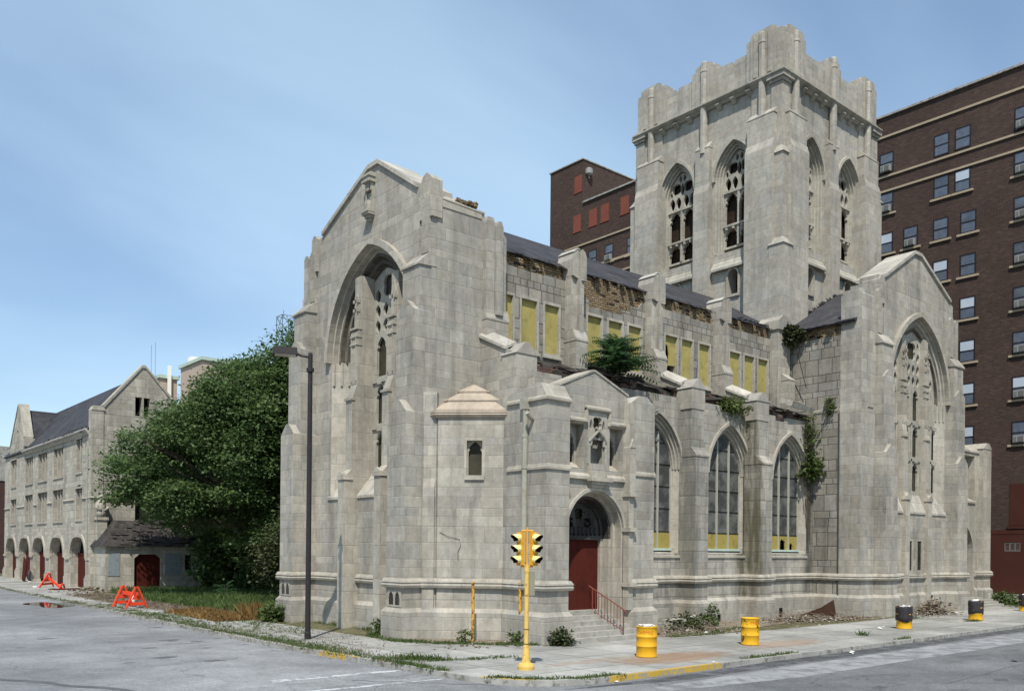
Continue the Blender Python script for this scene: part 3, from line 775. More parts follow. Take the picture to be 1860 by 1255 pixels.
for s0, s1, z0, z1 in ((1.0, .66, 7.60, 7.98), (.69, .36, 7.98, 8.34), (.39, .05, 8.34, 8.66)):
    r.loft(trp(s0, z0, .06), trp(s0, z0 + .05, .06)); r.loft(trp(s0, z0 + .05, .05), trp(s1, z1, .05))
subbuild(r, 'turret_roof', M['tan_stone'], turret)
w = MB(); w.pbox(PD, -.2, .46, 5.3, 5.45, -.2, .07); w.plate(PD, rect(-.14, .40, 5.42, 6.62), [cusp(.13, .225, 5.46, 6.59)], -.24, -.16)
w.plate(PD, rect(-.22, .48, 5.38, 6.72), [rect(-.13, .39, 5.43, 6.61)], -.05, .02)
subbuild(w, 'turret_window', M['stone_smooth'], turret)
w = MB(); w.pbox(PD, -.14, .40, 5.42, 6.62, -.34, -.28); subbuild(w, 'turret_window_glass', M['glass_olive'], turret)
w = MB(); w.tube([PD(-1.02, 3.55, .01), PD(-.75, 3.42, .03), PD(-.35, 3.32, .02), PD(-.3, 3.1, .03), PD(-.4, 2.9, .02), PD(-.38, 2.6, .02)], .007, 5)
cbuild(w, 'loose_cable', M['black'])

# ---- raking wall and piers ---------------------------------------------
def raker(x0, x1, yb, zb_, yf, zf, zlow, capz, name='raking_buttress', front=True):
    o = MB()
    o.prismu(FY(0), [(-yb, zlow), (-yf, zlow), (-yf, zf), (-yb, zb_)], x0, x1)
    if front:
        o.pbox(FY(yf), x0 - .04, x1 + .04, zlow, capz - .4, -.65, .12)
        o.gablet(FY(yf), x0 - .08, x1 + .08, capz - .4, .42, -.68, .15, .06)
    ob = cbuild(o, name, M['stone'])
    q = MB(); e = .07; xm = (x0 + x1) / 2
    for a, bb in ((x0 - e, xm), (x1 + e, xm)):
        q.hexa([(a, yb, zb_ - .02), (bb, yb, zb_ + .2), (bb, yf + .45, zf + .2 + (zb_ - zf) * .45 / (yb - yf)), (a, yf + .45, zf - .02 + (zb_ - zf) * .45 / (yb - yf)),
                (a, yb, zb_ + .08), (bb, yb, zb_ + .3), (bb, yf + .45, zf + .3 + (zb_ - zf) * .45 / (yb - yf)), (a, yf + .45, zf + .08 + (zb_ - zf) * .45 / (yb - yf))])
    subbuild(q, 'raking_cap', M['coping'], ob).matrix_parent_inverse = Matrix.Identity(4)
    return ob
raker(19.2, 20.05, 24.9, 10.72, 22.45, 9.62, -.2, 10.0)

# ---- porch --------------------------------------------------------------
PP = FY(20.7)
po = MB(); dc = 21.32
po.plate(PP, [(19.7, -.1), (22.86, -.1), (22.86, 8.35), (21.25, 8.98), (21.15, 8.98), (19.7, 8.35)],
         [opening(dc, 1.40, .0, 3.62, 1.42, 10), rect(20.04, 20.74, 5.72, 7.2), rect(20.92, 21.82, 5.9, 7.62), rect(22.0, 22.66, 5.72, 7.2)], -.95, 0)
po.box(18.7, 19.72, 20.3, 23.2, -.2, 7.82)
po.box(22.84, 24.1, 20.5, 22.95, -.2, 8.1)
po.box(19.7, 22.86, 22.0, 23.1, -.2, 8.9)
po.prism(FX(18.7), [(20.3, 7.82), (23.0, 7.82), (22.7, 8.0), (20.9, 8.3), (20.6, 8.3)], -1.05, 0)
po.gablet(FY(20.5), 22.84, 24.1, 8.1, .3, -1.5, 0, .2)
po.prism(FY(21.66), [(19.7, 8.3), (22.86, 8.3), (21.25, 8.9), (21.15, 8.9)], -1.3, 0)
porch = cbuild(po, 'porch', M['stone'])
q = MB()
q.prism(PP, [(19.66, 8.35), (21.15, 8.98), (21.15, 9.05), (19.66, 8.42)], -.9, .035); q.prism(PP, [(22.9, 8.35), (21.25, 8.98), (21.25, 9.05), (22.9, 8.42)], -.9, .035)
q.prism(PP, [(21.15, 8.98), (21.25, 8.98), (21.25, 9.05), (21.15, 9.05)], -.9, .035)
q.sweep([(18.7, 22.2), (18.7, 20.3), (19.74, 20.3)], [(-.1, 7.66), (.08, 7.74), (.08, 7.82), (-.1, 7.94)])
q.sweep([(18.7, 22.2), (18.7, 20.3), (19.74, 20.3)], [(-.1, 5.55), (.05, 5.55), (.05, 5.62), (-.1, 5.95)])
q.prismu(FY(20.5), [(-.1, 5.6), (.05, 5.6), (.05, 5.67), (-.1, 5.95)], 22.98, 24.14)
# hoods over the three openings, sill, corbel
for a, bb, z in ((19.98, 20.82, 7.3), (20.78, 21.96, 7.74), (21.92, 22.78, 7.3)): q.prismu(PP, [(-.05, z - .12), (.12, z - .04), (.12, z + .03), (-.05, z + .12)], a, bb)
for a in (20.78, 21.9): q.pbox(PP, a, a + .07, 7.22, 7.74, -.05, .1)
q.prismu(PP, [(-.45, 5.36), (.1, 5.36), (.1, 5.46), (-.05, 5.62), (-.45, 5.95)], 19.74, 22.84)
for i in range(4): q.pbox(PP, 20.85 + .07 * i, 21.87 - .07 * i, 5.30 - .10 * i, 5.41 - .10 * i, -.05, .30 - .08 * i)
q.pbox(PP, 20.95, 21.77, 5.38, 5.9, -.3, .12)
# the slim shaft right of the door
q.pbox(PP, 22.72, 22.96, .95, 8.1, -.1, .26); q.gablet(PP, 22.70, 22.98, 6.55, .3, -.1, .34, .0); q.pbox(PP, 22.70, 22.98, 5.0, 6.55, -.1, .32)
for z in (4.85, 3.65, 1.75): q.pbox(PP, 22.66, 23.02, z, z + .14, -.1, .38)
subbuild(q, 'porch_dressing', M['stone_smooth'], porch)
q = MB()                                     # door arch
q.ring(PP, arch(dc, 1.46, 3.62, 1.5, 12), arch(dc, 1.36, 3.62, 1.38, 12), -.1, .08)
st = [1.41, 1.31, 1.21, 1.11, 1.0]
for i in range(4):
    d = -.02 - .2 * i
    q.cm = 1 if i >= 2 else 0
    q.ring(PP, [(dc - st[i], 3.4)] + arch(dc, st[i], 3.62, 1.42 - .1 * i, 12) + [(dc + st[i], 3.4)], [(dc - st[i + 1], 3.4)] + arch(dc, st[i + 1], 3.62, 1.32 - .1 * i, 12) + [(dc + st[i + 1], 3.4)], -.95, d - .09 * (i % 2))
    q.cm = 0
    for sg in (-1, 1): q.pbox(PP, dc + sg * (st[i] + st[i + 1]) / 2 - .05, dc + sg * (st[i] + st[i + 1]) / 2 + .05, .3, 3.398, -.95, d - .09 * (i % 2))
for i in ():
    q.ring(PP, [(dc - st[i], .3)] + arch(dc, st[i], 3.62, 1.42 - .1 * i, 12) + [(dc + st[i], .3)], [(dc - st[i + 1], .3)] + arch(dc, st[i + 1], 3.62, 1.32 - .1 * i, 12) + [(dc + st[i + 1], .3)], -.95, d - .09 * (i % 2))
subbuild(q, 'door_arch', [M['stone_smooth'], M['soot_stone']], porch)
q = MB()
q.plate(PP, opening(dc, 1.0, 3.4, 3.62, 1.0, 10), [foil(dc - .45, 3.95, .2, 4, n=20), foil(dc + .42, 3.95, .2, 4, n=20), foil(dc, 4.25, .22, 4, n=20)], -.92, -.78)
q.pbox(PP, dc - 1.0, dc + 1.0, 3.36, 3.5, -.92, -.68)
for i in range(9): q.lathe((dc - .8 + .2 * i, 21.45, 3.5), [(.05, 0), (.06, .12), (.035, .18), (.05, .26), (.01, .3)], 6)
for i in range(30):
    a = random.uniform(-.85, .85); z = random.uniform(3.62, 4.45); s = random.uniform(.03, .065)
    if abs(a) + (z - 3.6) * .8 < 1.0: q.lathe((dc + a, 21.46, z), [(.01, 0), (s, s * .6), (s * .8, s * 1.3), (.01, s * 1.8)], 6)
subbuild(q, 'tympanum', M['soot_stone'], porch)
q = MB()
q.pbox(PP, dc - 1.05, dc - .006, .94, 3.38, -.95, -.83); q.pbox(PP, dc + .006, dc + 1.05, .94, 3.38, -.95, -.83)
subbuild(q, 'door', M['red_door'], porch)
q = MB()                                     # windows beside the niche and its canopy
for a in (20.04, 22.0):
    q.plate(PP, rect(a, a + .70, 5.72, 7.2), [cusp(a + .35, .26, 5.8, 6.95)], -.46, -.36)
q.plate(PP, rect(20.92, 21.82, 6.72, 7.62), [foil(21.37, 7.28, .24, 4, n=24), dagger(21.07, 6.95, 7.4, .07), dagger(21.67, 6.95, 7.4, .07), dagger(21.37, 6.76, 6.98, .12)], -.12, .02)
for sg in (-1, 1):
    q.tube([PP(21.37 + sg * .42, 6.62, .04), PP(21.37 + sg * .2, 6.86, .1), PP(21.37 - sg * .12, 7.12, .08)], .045, 6)
    q.tube([PP(21.37 + sg * .32, 6.50, .03), PP(21.37 + sg * .30, 6.8, .05)], .05, 6)
    q.pbox(PP, 21.37 + sg * .40 - .05, 21.37 + sg * .40 + .05, 5.9, 6.75, -.1, .05)
subbuild(q, 'porch_tracery', M['tracery'], porch)
for a in (20.04, 22.0):
    q = MB(); q.pbox(PP, a, a + .70, 5.72, 7.2, -.8, -.6); subbuild(q, 'porch_window_glass', M['glass_olive'], porch)
q = MB(); q.lathe((21.37, 20.98, 5.9), [(.42, 0), (.42, .75), (.2, 1.0), (.02, 1.05)], 14)
q = MB(); q.pbox(PP, 20.9, 21.84, 5.88, 7.64, -.6, -.42)
subbuild(q, 'niche_back', M['stone'], porch)

st = MB()
for i in range(6):
    st.box(19.66 if i else 19.6, 23.25 - .06 * i, 19.98 + .25 * i, 20.32 + .25 * i if i < 5 else 21.6, -.2, .157 * (i + 1))
cbuild(st, 'entrance_steps', M['step'])
rl = MB()
A, B = Vector((21.85, 21.3, .80)), Vector((22.12, 20.1, .16))
At, Bt = A + Vector((0, 0, .88)), B + Vector((0, 0, .86))
rl.tube([A - Vector((0, 0, .15)), At], .024); rl.tube([B - Vector((0, 0, .12)), Bt], .024)
rl.tube([At + (At - Bt).normalized() * .18, At, Bt, Bt + Vector((.03, -.1, -.12))], .022)
rl.tube([A + Vector((0, 0, .13)), B + Vector((0, 0, .13))], .016)
for i in range(1, 10):
    p = A.lerp(B, i / 10); rl.tube([p + Vector((0, 0, .13)), p + Vector((0, 0, .87))], .010, 5)
tag(rl.build('handrail', M['rail_red']), 'rusty red iron handrail climbing the church entrance steps', 'handrail')

# ---- aisle -----------------------------------------------------------------
PA = FY(23.0)
aw = [27.2, 31.98, 36.75]
w = MB()
random.seed(3)
top = [(38.82, 9.28)]
x = 38.3
while x > 20.2:
    top.append((x, 9.28 + random.choice((0, 0, -.02, -.22))))
    nx = x - random.uniform(.5, 1.3); top.append((nx + .01, top[-1][1])); x = nx
w.plate(PA, [(20.0, -.2), (38.82, -.2)] + top + [(20.0, 9.28)], [opening(c, 1.52, 2.92, 6.35, 2.2, 10) for c in aw], -.8, 0)
cbuild(w, 'aisle_wall', M['stone_aisle'])
for ci, c in enumerate(aw):
    w = MB()
    w.ring(PA, arch(c, 1.60, 6.35, 2.30, 12), arch(c, 1.48, 6.35, 2.16, 12), -.1, .1)
    st2 = [1.53, 1.42, 1.32, 1.25]
    for i in range(3):
        w.ring(PA, arch(c, st2[i], 6.35, 2.2 - .13 * i, 12), arch(c, st2[i + 1], 6.35, 2.07 - .13 * i, 12), -.45, -.03 - .10 * i)
    for sg in (-1, 1): w.prismz(PA, [(c + sg * 1.54, -.01), (c + sg * 1.54, -.45), (c + sg * 1.25, -.45), (c + sg * 1.25, -.30)], 2.9, 6.36)
    w.wedge(PA, c - 1.54, c + 1.54, 2.72, 3.05, -.5, .05, .08)
    wo_ = cbuild(w, 'aisle_window', M['stone_smooth'])
    gl = MB()
    gl.prism(PA, opening(c, 1.26, 3.78, 6.35, 1.82, 10), -.39, -.355)
    subbuild(gl, 'aisle_glass', M['glass'], wo_)
    ba = MB()
    for i in range(3):
        x0 = c - 1.25 + .8333 * i
        if ci == 2 and i == 1: ba.plate(PA, [(x0, 3.1), (x0 + .2, 3.1), (x0 + .2, 3.5), (x0 + .32, 3.62), (x0 + .62, 3.5), (x0 + .66, 3.1), (x0 + .833, 3.1), (x0 + .833, 3.79), (x0, 3.79)], [], -.40, -.335)
        elif ci == 2 and i == 2: ba.plate(PA, [(x0, 3.1), (x0 + .15, 3.1), (x0 + .17, 3.38), (x0 + .32, 3.44), (x0 + .43, 3.3), (x0 + .45, 3.1), (x0 + .833, 3.1), (x0 + .833, 3.79), (x0, 3.79)], [], -.40, -.335)
        else: ba.plate(PA, rect(x0, x0 + .8333, 3.1, 3.79), [circle(x0 + .58, 3.34, .035, 7)] if (ci == 1 and i == 1) else [], -.40, -.335)
    subbuild(ba, 'sill_board', M['board2'], wo_)
    fm = MB()
    for i in (1, 2): fm.pbox(PA, c - 1.25 + .8333 * i - .035, c - 1.25 + .8333 * i + .035, 3.04, 7.9 if 0 else 6.35 + 1.5, -.38, -.28)
    fm.pbox(PA, c - 1.26, c - 1.2, 3.04, 6.4, -.38, -.31); fm.pbox(PA, c + 1.2, c + 1.26, 3.04, 6.4, -.38, -.31)
    subbuild(fm, 'window_mullion', M['white_frame'], wo_)
    fm = MB()
    for z in (4.72, 5.62, 6.52, 7.4): fm.pbox(PA, c - (1.25 if z < 7 else .85), c + (1.25 if z < 7 else .85), z, z + .03, -.36, -.33)
    fm.pbox(PA, c - 1.25, c + 1.25, 3.77, 3.81, -.36, -.32)
    subbuild(fm, 'glazing_bar', M['black'], wo_)
    fm = MB(); fm.pbox(PA, c - 1.26, c + 1.26, 3.02, 3.11, -.39, -.24); subbuild(fm, 'painted_sill', M['green_sill'], wo_)
    fm = MB(); fm.pbox(PA, c - 1.3, c + 1.3, 2.95, 8.3, -.79, -.6); subbuild(fm, 'window_interior', M['dark'], wo_)
for x0, x1 in ((28.66, 29.5), (33.2, 34.12)):
    t = MB()
    t.pbox(FY(22.2), x0, x1, -.25, 6.85, -.85, 0); t.prismu(FY(22.2), [(-.85, 6.85), (0.03, 6.85), (.03, 6.92), (-.25, 7.25), (-.85, 7.25)], x0 - .02, x1 + .02)
    t.pbox(FY(22.45), x0 + .02, x1 - .02, 6.9, 9.6, -.6, 0)
    cbuild(t, 'aisle_buttress', M['stone_aisle'])
raker(28.68, 29.48, 24.9, 10.72, 22.55, 9.62, 8.8, 10.05)
raker(33.22, 34.1, 24.9, 10.72, 22.55, 9.62, 8.8, 10.05)
# fallen coping over the last bay, leaning on the wall
b = MB()
def slab(mb, c, l, w_, h_, rz, rx=0, ry=0):
    mt = Matrix.Translation(c) @ Matrix.Rotation(rz, 4, 'Z') @ Matrix.Rotation(ry, 4, 'Y') @ Matrix.Rotation(rx, 4, 'X')
    mb.hexa([mt @ Vector(p) for p in ((-l, -w_, -h_), (l, -w_, -h_), (l, w_, -h_), (-l, w_, -h_), (-l, -w_, h_), (l, -w_, h_), (l, w_, h_), (-l, w_, h_))])
slab(b, (37.2, 22.95, 9.95), 1.0, .34, .12, math.radians(4), math.radians(22), math.radians(3))
cbuild(b, 'fallen_coping', M['coping'])
# exposed brick and lean-to roof above the aisle
random.seed(11)
b = MB()
x = 20.05
while x < 38.6:
    nx = min(38.7, x + random.uniform(.25, .6))
    b.box(x, nx - .003, 23.22 + random.uniform(-.08, .12), 23.8, 9.0, 9.52 + random.uniform(-.12, .22)); x = nx
cbuild(b, 'exposed_brick_course', M['brick_red'])
b = MB()
b.hexa([(20.0, 23.15, 9.0), (38.8, 23.15, 9.0), (38.8, 24.9, 9.0), (20, 24.9, 9.0), (20.0, 23.3, 9.55), (38.8, 23.3, 9.55), (38.8, 24.85, 10.25), (20, 24.85, 10.25)])
x = 20.2
for i in range(46):                          # loose slates, laths and tar paper over the eave
    x = random.uniform(20.2, 38.4); a = random.uniform(-.5, .5)
    slab(b, (x, 23.22 + random.uniform(-.05, .25), 9.66 + random.uniform(-.1, .12)), random.uniform(.2, .7), random.uniform(.08, .22), .015, a * .3, math.radians(random.uniform(5, 35)), math.radians(random.uniform(-8, 8)))
cbuild(b, 'aisle_roof', M['slate_old'])

# ---- clerestory --------------------------------------------------------------
PC = FY(24.75)
bays = [((20.24, 21.04), (21.44, 22.24), (22.62, 23.38)), ((24.94, 25.76), (26.15, 26.98), (27.36, 28.16)), ((29.72, 30.54), (30.85, 31.62), (32.08, 32.86)), ((34.38, 35.22), (35.54, 36.36), (36.68, 37.5))]
random.seed(5)
tops = [(39.3, 13.5), (34.2, 13.48), (34.2, 13.4), (31.5, 13.4), (31.5, 13.5), (28.2, 13.46),
        (28.0, 13.2), (27.6, 13.2), (27.6, 12.95), (27.0, 12.95), (27.0, 12.72), (25.0, 12.72), (25.0, 13.0), (24.75, 13.0), (24.75, 13.25), (24.3, 13.25), (24.3, 13.5), (22.6, 13.5), (22.6, 13.42), (19.2, 13.5)]
w = MB()
w.plate(PC, [(19.2, 9.0), (39.3, 9.0)] + tops, [rect(a, bb, 10.5, 12.38) for by in bays for a, bb in by], -.45, 0)
cbuild(w, 'clerestory_wall', M['stone_rough'])
w = MB()
x = 19.3
while x < 39.2:
    nx = min(39.25, x + random.uniform(.18, .55)); hb = 14.02 + random.uniform(-.14, .06)
    w.box(x, nx - .002, 24.84 + random.uniform(-.05, .06), 25.3, 12.5, hb); x = nx
cbuild(w, 'exposed_brick', M['brick_yellow'])
for bi, by in enumerate(bays):
    for pi, (a, bb) in enumerate(by):
        w = MB()
        if bi == 2 and pi == 0:
            w.plate(PC, [(a, 10.5), (a + .28, 10.5), (a + .22, 10.75), (a + .3, 11.1), (bb, 11.14), (bb, 12.38), (a, 12.38)],
                    [[(a + .06, 11.18), (a + .34, 11.18), (a + .38, 11.6), (a + .3, 11.95), (a + .14, 12.05), (a + .05, 11.8)]], -.14, -.1)
        else: w.pbox(PC, a, bb, 10.5, 12.38, -.14, -.1)
        bo_ = cbuild(w, 'boarded_window', M['board'], label='yellow board with a ragged hole broken through it' if bi == 2 and pi == 0 else None)
        fr = MB()
        fr.plate(PC, [(a - .07, 10.42), (bb + .07, 10.42), (bb + .07, 12.47), (a - .07, 12.47)], [rect(a + .008, bb - .008, 10.508, 12.372)], -.3, .03)
        fr.wedge(PC, a - .1, bb + .1, 10.30, 10.50, -.15, .12, .08)
        subbuild(fr, 'window_surround', M['stone_smooth'], bo_).matrix_parent_inverse = Matrix.Identity(4)
w = MB(); w.pbox(PC, 19.5, 39, 10.3, 12.45, -.9, -.5); cbuild(w, 'clerestory_interior', M['dark'])
def cpier(x0, x1, head=True, zt=14.55):
    t = MB(); xm = (x0 + x1) / 2
    t.pbox(FY(24.2), x0 - .06, x1 + .06, 8.8, 11.05, -.7, .12)
    t.prismu(FY(24.2), [(-.7, 11.05), (.14, 11.05), (.14, 11.12), (-.05, 11.5), (-.7, 11.5)], x0 - .08, x1 + .08)
    t.pbox(FY(24.2), x0 - .02, xm + .0, 11.2, 13.6, -.7, -.22); t.pbox(FY(24.2), xm - .02, x1 - .06, 11.2, 13.5, -.7, .0)
    if head:
        t.prism(FY(24.2), [(x0 - .03, 13.6), (xm + .04, 13.5), (xm + .04, zt), (xm - .08, zt + .02), (x0 - .0, zt - .15), (x0 - .06, zt - .4)], -.95, -.1)
        t.prism(FY(24.2), [(xm + .05, 13.42), (x1 + .02, 13.42), (x1 + .02, zt - .28), (x1 - .06, zt - .1), (xm + .07, zt)], -.9, .06)
    o = cbuild(t, 'clerestory_pier', M['stone'])
    if head:
        q = MB(); q.prism(FY(24.2), [(x0 - .02, zt - .15), (xm - .08, zt + .02), (xm + .045, zt), (xm + .045, zt + .05), (xm - .08, zt + .07), (x0 - .04, zt - .11)], -.97, -.08)
        subbuild(q, 'pier_cap', M['coping'], o).matrix_parent_inverse = Matrix.Identity(4)
t = MB()                                     # first pier against the front block
t.box(19.28, 20.3, 24.12, 25.2, 8.8, 11.1); t.prismu(FY(24.12), [(-.7, 11.1), (.02, 11.1), (.02, 11.16), (-.1, 11.55), (-.7, 11.55)], 19.26, 20.34)
t.box(19.28, 19.66, 24.15, 25.2, 11.2, 14.55); t.prism(FY(24.15), [(19.28, 14.55), (19.66, 14.55), (19.6, 14.72), (19.34, 14.72)], -1, 0)
t.box(19.68, 19.98, 24.05, 25.2, 11.3, 14.42); t.gablet(FY(24.05), 19.68, 19.98, 14.42, .2, -1, 0, .06)
t.box(20.0, 20.24, 24.2, 25.2, 11.2, 14.15); t.prism(FY(24.2), [(20.0, 14.15), (20.24, 14.15), (20.0, 14.35)], -1, 0)
cbuild(t, 'clerestory_pier', M['stone'])
cpier(23.72, 24.25, True, 14.62); cpier(28.45, 28.98, True, 14.68); cpier(33.15, 33.66, True, 14.55)
t = MB()                                     # last pier, running into the tower
t.box(37.7, 38.75, 24.3, 25.2, 8.8, 13.9); t.prism(FY(24.3), [(37.62, 13.9), (38.8, 13.9), (38.7, 14.5), (38.0, 14.62), (37.7, 14.35)], -1.2, .08)
t.box(38.0, 38.6, 23.9, 24.4, 8.8, 11.4); t.wedge(FY(23.9), 37.98, 38.62, 11.4, 11.8, -.45, .02, .05)
o = cbuild(t, 'clerestory_pier', M['stone'])
# nave roof
b = MB()
rg = 29.5
def roof(mb, pts_eave, pts_ridge, th=.14):
    a, bb = [Vector(p) for p in pts_eave]; c, d = [Vector(p) for p in pts_ridge]
    n = (bb - a).cross(d - a).normalized()
    if n.z < 0: n = -n
    lo = [p - n * th for p in (a, bb, d, c)]
    mb.hexa(lo + [a, bb, d, c])
roof(b, [(19.2, 24.84, 14.06), (39.2, 24.84, 14.06)], [(19.2, rg, 16.85), (39.2, rg, 16.85)])
roof(b, [(19.2, 34.4, 13.98), (39.2, 34.4, 13.98)], [(19.2, rg, 16.85), (39.2, rg, 16.85)])
random.seed(21)
for i in range(150):                         # ragged slates along the eave
    x = random.uniform(19.5, 39.0); L = random.uniform(.06, .30)
    slab(b, (x, 24.86 - L * .15, 14.05 - L * .1), random.uniform(.05, .16), L, .012, random.uniform(-.15, .15), math.radians(30 + random.uniform(-6, 8)))
for i in range(26):                          # curled laths near the tower
    x = random.uniform(35.2, 38.4)
    slab(b, (x, 24.86, 14.12), random.uniform(.15, .4), .02, .012, random.uniform(-.5, .5), 0, math.radians(random.uniform(-38, 10)))
cbuild(b, 'nave_roof', M['slate'])
b = MB(); b.box(19.3, 39.2, 25.2, 33.6, 0.0, 13.7); cbuild(b, 'nave_core', M['dark'])
b = MB(); b.box(18.4, 39.3, 33.3, 33.8, -.2, 13.9); cbuild(b, 'north_wall', M['stone_rough'])

b = MB()
b.tube([(38.1, 24.05, 14.3), (38.35, 23.6, 12.6), (38.6, 23.3, 11.0)], .018, 5); cbuild(b, 'hanging_cable', M['black'])
b = MB(); random.seed(2)
for i in range(9): slab(b, (18.5 + .09 * i, 24.75 + random.uniform(-.1, .1), 15.2), .07, .12, random.uniform(.03, .09), random.uniform(-.4, .4), random.uniform(-.3, .3), random.uniform(-.3, .3))
cbuild(b, 'broken_coping_stub', M['brick_yellow'])
# ---- tower ------------------------------------------------------------------------
tw = MB()
faces = [(FX(39.0), 30.0, -1), (FY(25.0), 44.0, 1), (FXp(49.0), 30.0, 1), (FYp(35.0), 44.0, -1)]
for i, (P, c, sgn) in enumerate(faces):
    e = 4.4 if i % 2 == 0 else 3.9
    wc = (c - 1.92, c + 1.92)
    tw.plate(P, rect(c - e, c + e, 12.0, 27.5), [opening(u, 1.28, 19.05, 23.05, 1.95, 10) for u in wc] + [opening(u, .33, 16.7, 17.75, .34, 6) for u in wc], -1.0, -.3)
for a in (39.2, 47.0):
    for bb in (25.2, 33.0): tw.box(a, a + 1.8, bb, bb + 1.8, 8, 27.45)
tower = cbuild(tw, 'tower', M['stone_tower'])
for (x0, x1, y0, y1) in ((39.6, 48.4, 25.6, 34.4),):
    q = MB(); q.box(x0 + .45, x1 - .45, y0 + .45, y1 - .45, 14, 27.2); subbuild(q, 'belfry_louvres', M['louvre'], tower)
bt = MB()
for i, (P, c, sgn) in enumerate(faces):
    for u0_, u1_ in ((c - 4.62, c - 2.95), (c + 2.95, c + 4.62)):
        bt.pbox(P, u0_, u1_, 8, 23.6, -.6, .28); bt.prismu(P, [(-.6, 23.6), (.28, 23.6), (.16, 24.0), (-.6, 24.0)], u0_, u1_)
        bt.pbox(P, u0_ + .04, u1_ - .04, 23.9, 25.35, -.6, .14); bt.prismu(P, [(-.6, 25.35), (.16, 25.35), (.16, 25.4), (-.2, 25.75), (-.6, 25.75)], u0_, u1_)
    bt.pbox(P, c - .5, c + .5, 8, 22.6, -.6, .1); bt.prismu(P, [(-.6, 22.6), (.1, 22.6), (0, 23.0), (-.6, 23.0)], c - .5, c + .5)
    bt.pbox(P, c - .46, c + .46, 22.9, 25.0, -.6, .0); bt.prismu(P, [(-.6, 25.0), (.02, 25.0), (.02, 25.05), (-.28, 25.4), (-.6, 25.4)], c - .48, c + .48)
bt_o = subbuild(bt, 'tower_buttress', M['stone_tower'], tower)
for (cx_, cy_) in ((39.12, 25.12), (48.88, 25.12), (39.12, 34.88), (48.88, 34.88)):
    sx_ = -1 if cx_ < 44 else 1; sy_ = -1 if cy_ < 30 else 1
    cp = MB()
    cp.box(cx_ - .42, cx_ + .42, cy_ - .42, cy_ + .42, 8, 18.55)
    cp.loft([(cx_ - .48, cy_ - .48, 18.5), (cx_ + .48, cy_ - .48, 18.5), (cx_ + .48, cy_ + .48, 18.5), (cx_ - .48, cy_ + .48, 18.5)], [(cx_ - .25 - sx_ * .1, cy_ - .25 - sy_ * .1, 19.0), (cx_ + .25 - sx_ * .1, cy_ - .25 - sy_ * .1, 19.0), (cx_ + .25 - sx_ * .1, cy_ + .25 - sy_ * .1, 19.0), (cx_ - .25 - sx_ * .1, cy_ + .25 - sy_ * .1, 19.0)])
    cx2, cy2 = cx_ - sx_ * .14, cy_ - sy_ * .14
    cp.box(cx2 - .36, cx2 + .36, cy2 - .36, cy2 + .36, 18, 23.2)
    cp.loft([(cx2 - .43, cy2 - .43, 23.2), (cx2 + .43, cy2 - .43, 23.2), (cx2 + .43, cy2 + .43, 23.2), (cx2 - .43, cy2 + .43, 23.2)], [(cx2 - .1, cy2 - .1, 23.75), (cx2 + .1, cy2 - .1, 23.75), (cx2 + .1, cy2 + .1, 23.75), (cx2 - .1, cy2 + .1, 23.75)])
    cx3, cy3 = cx_ - sx_ * .3, cy_ - sy_ * .3
    cp.box(cx3 - .32, cx3 + .32, cy3 - .32, cy3 + .32, 22, 26.9)
    for k in range(3): cp.box(cx3 - .30 - .1 * k, cx3 + .30 + .1 * k, cy3 - .30 - .1 * k, cy3 + .30 + .1 * k, 26.75 + .17 * k, 26.93 + .17 * k)
    subbuild(cp, 'corner_shaft', M['stone_tower'], tower)
co = MB()                                    # cornice, parapet and shafts
co.sweep([(39.2, 34.99), (39.2, 25.2), (48.99, 25.2)], [(-.2, 27.1), (.02, 27.1), (.36, 27.34), (.36, 27.41), (.04, 27.58), (-.2, 27.62)])
co.sweep([(48.8, 25.01), (48.8, 34.8), (39.01, 34.8)], [(-.2, 27.1), (.02, 27.1), (.36, 27.34), (.36, 27.41), (.04, 27.58), (-.2, 27.62)])
for i, (P, c, sgn) in enumerate(faces):
    for u in (c - 2.9, c - 1.92, c - .98, c + .98, c + 1.92, c + 2.9):
        co.prismu(P, [(-.4, 26.85), (-.25, 26.85), (.05, 27.08), (.05, 27.14), (-.4, 27.14)], u - .12, u + .12)
subbuild(co, 'tower_cornice', M['tracery'], tower)
pa = MB(); random.seed(31)
for i, (P, c, sgn) in enumerate(faces):
    e = 4.75 if i % 2 == 0 else 4.2
    poly = [(c - e, 27.5), (c + e, 27.5), (c + e, 29.15), (c + 2.05, 29.15), (c + 2.05, 28.95), (c + 1.85, 28.95), (c + 1.85, 29.15), (c - 1.75, 29.15), (c - 1.75, 28.9), (c - 1.95, 28.9), (c - 1.95, 29.15), (c - e, 29.15)]
    pa.prism(P, poly, -.75, -.22)
    for u0_, u1_, zt in ((c - 4.5, c - 3.0, 29.85), (c + 3.0, c + 4.5, 29.85), (c - .55, c + .55, 29.6)):
        pa.prism(P, [(u0_ - .28, 27.5), (u1_ + .28, 27.5), (u1_ + .28, zt - .18), (u1_ + .05, zt - .18), (u1_, zt), (u0_, zt), (u0_ - .05, zt - .18), (u0_ - .28, zt - .18)], -.8, -.12)
        pa.prism(P, [(u0_, 27.5), (u1_, 27.5), (u1_, zt), (u1_ - .2, zt + .1), (u0_ + .2, zt + .1), (u0_, zt)], -.7, -.06)
        for uu in (u0_ + .32, (u0_ + u1_) / 2, u1_ - .32):
            if u1_ - u0_ > 1.3: pa.pbox(P, uu - .1, uu + .1, 27.6, zt - .06, -.3, .0)
    for u in (c - 3.72, c - .02, c + 3.72):
        cc = P(u, 24.75, -.09)
        pa.lathe(cc, [(.2, 0), (.2, 4.45), (.225, 4.47), (.225, 4.53), (.2, 4.57), (.19, 4.97), (.11, 5.07)], 8, PI / 8)
subbuild(pa, 'tower_parapet', M['stone_tower'], tower)
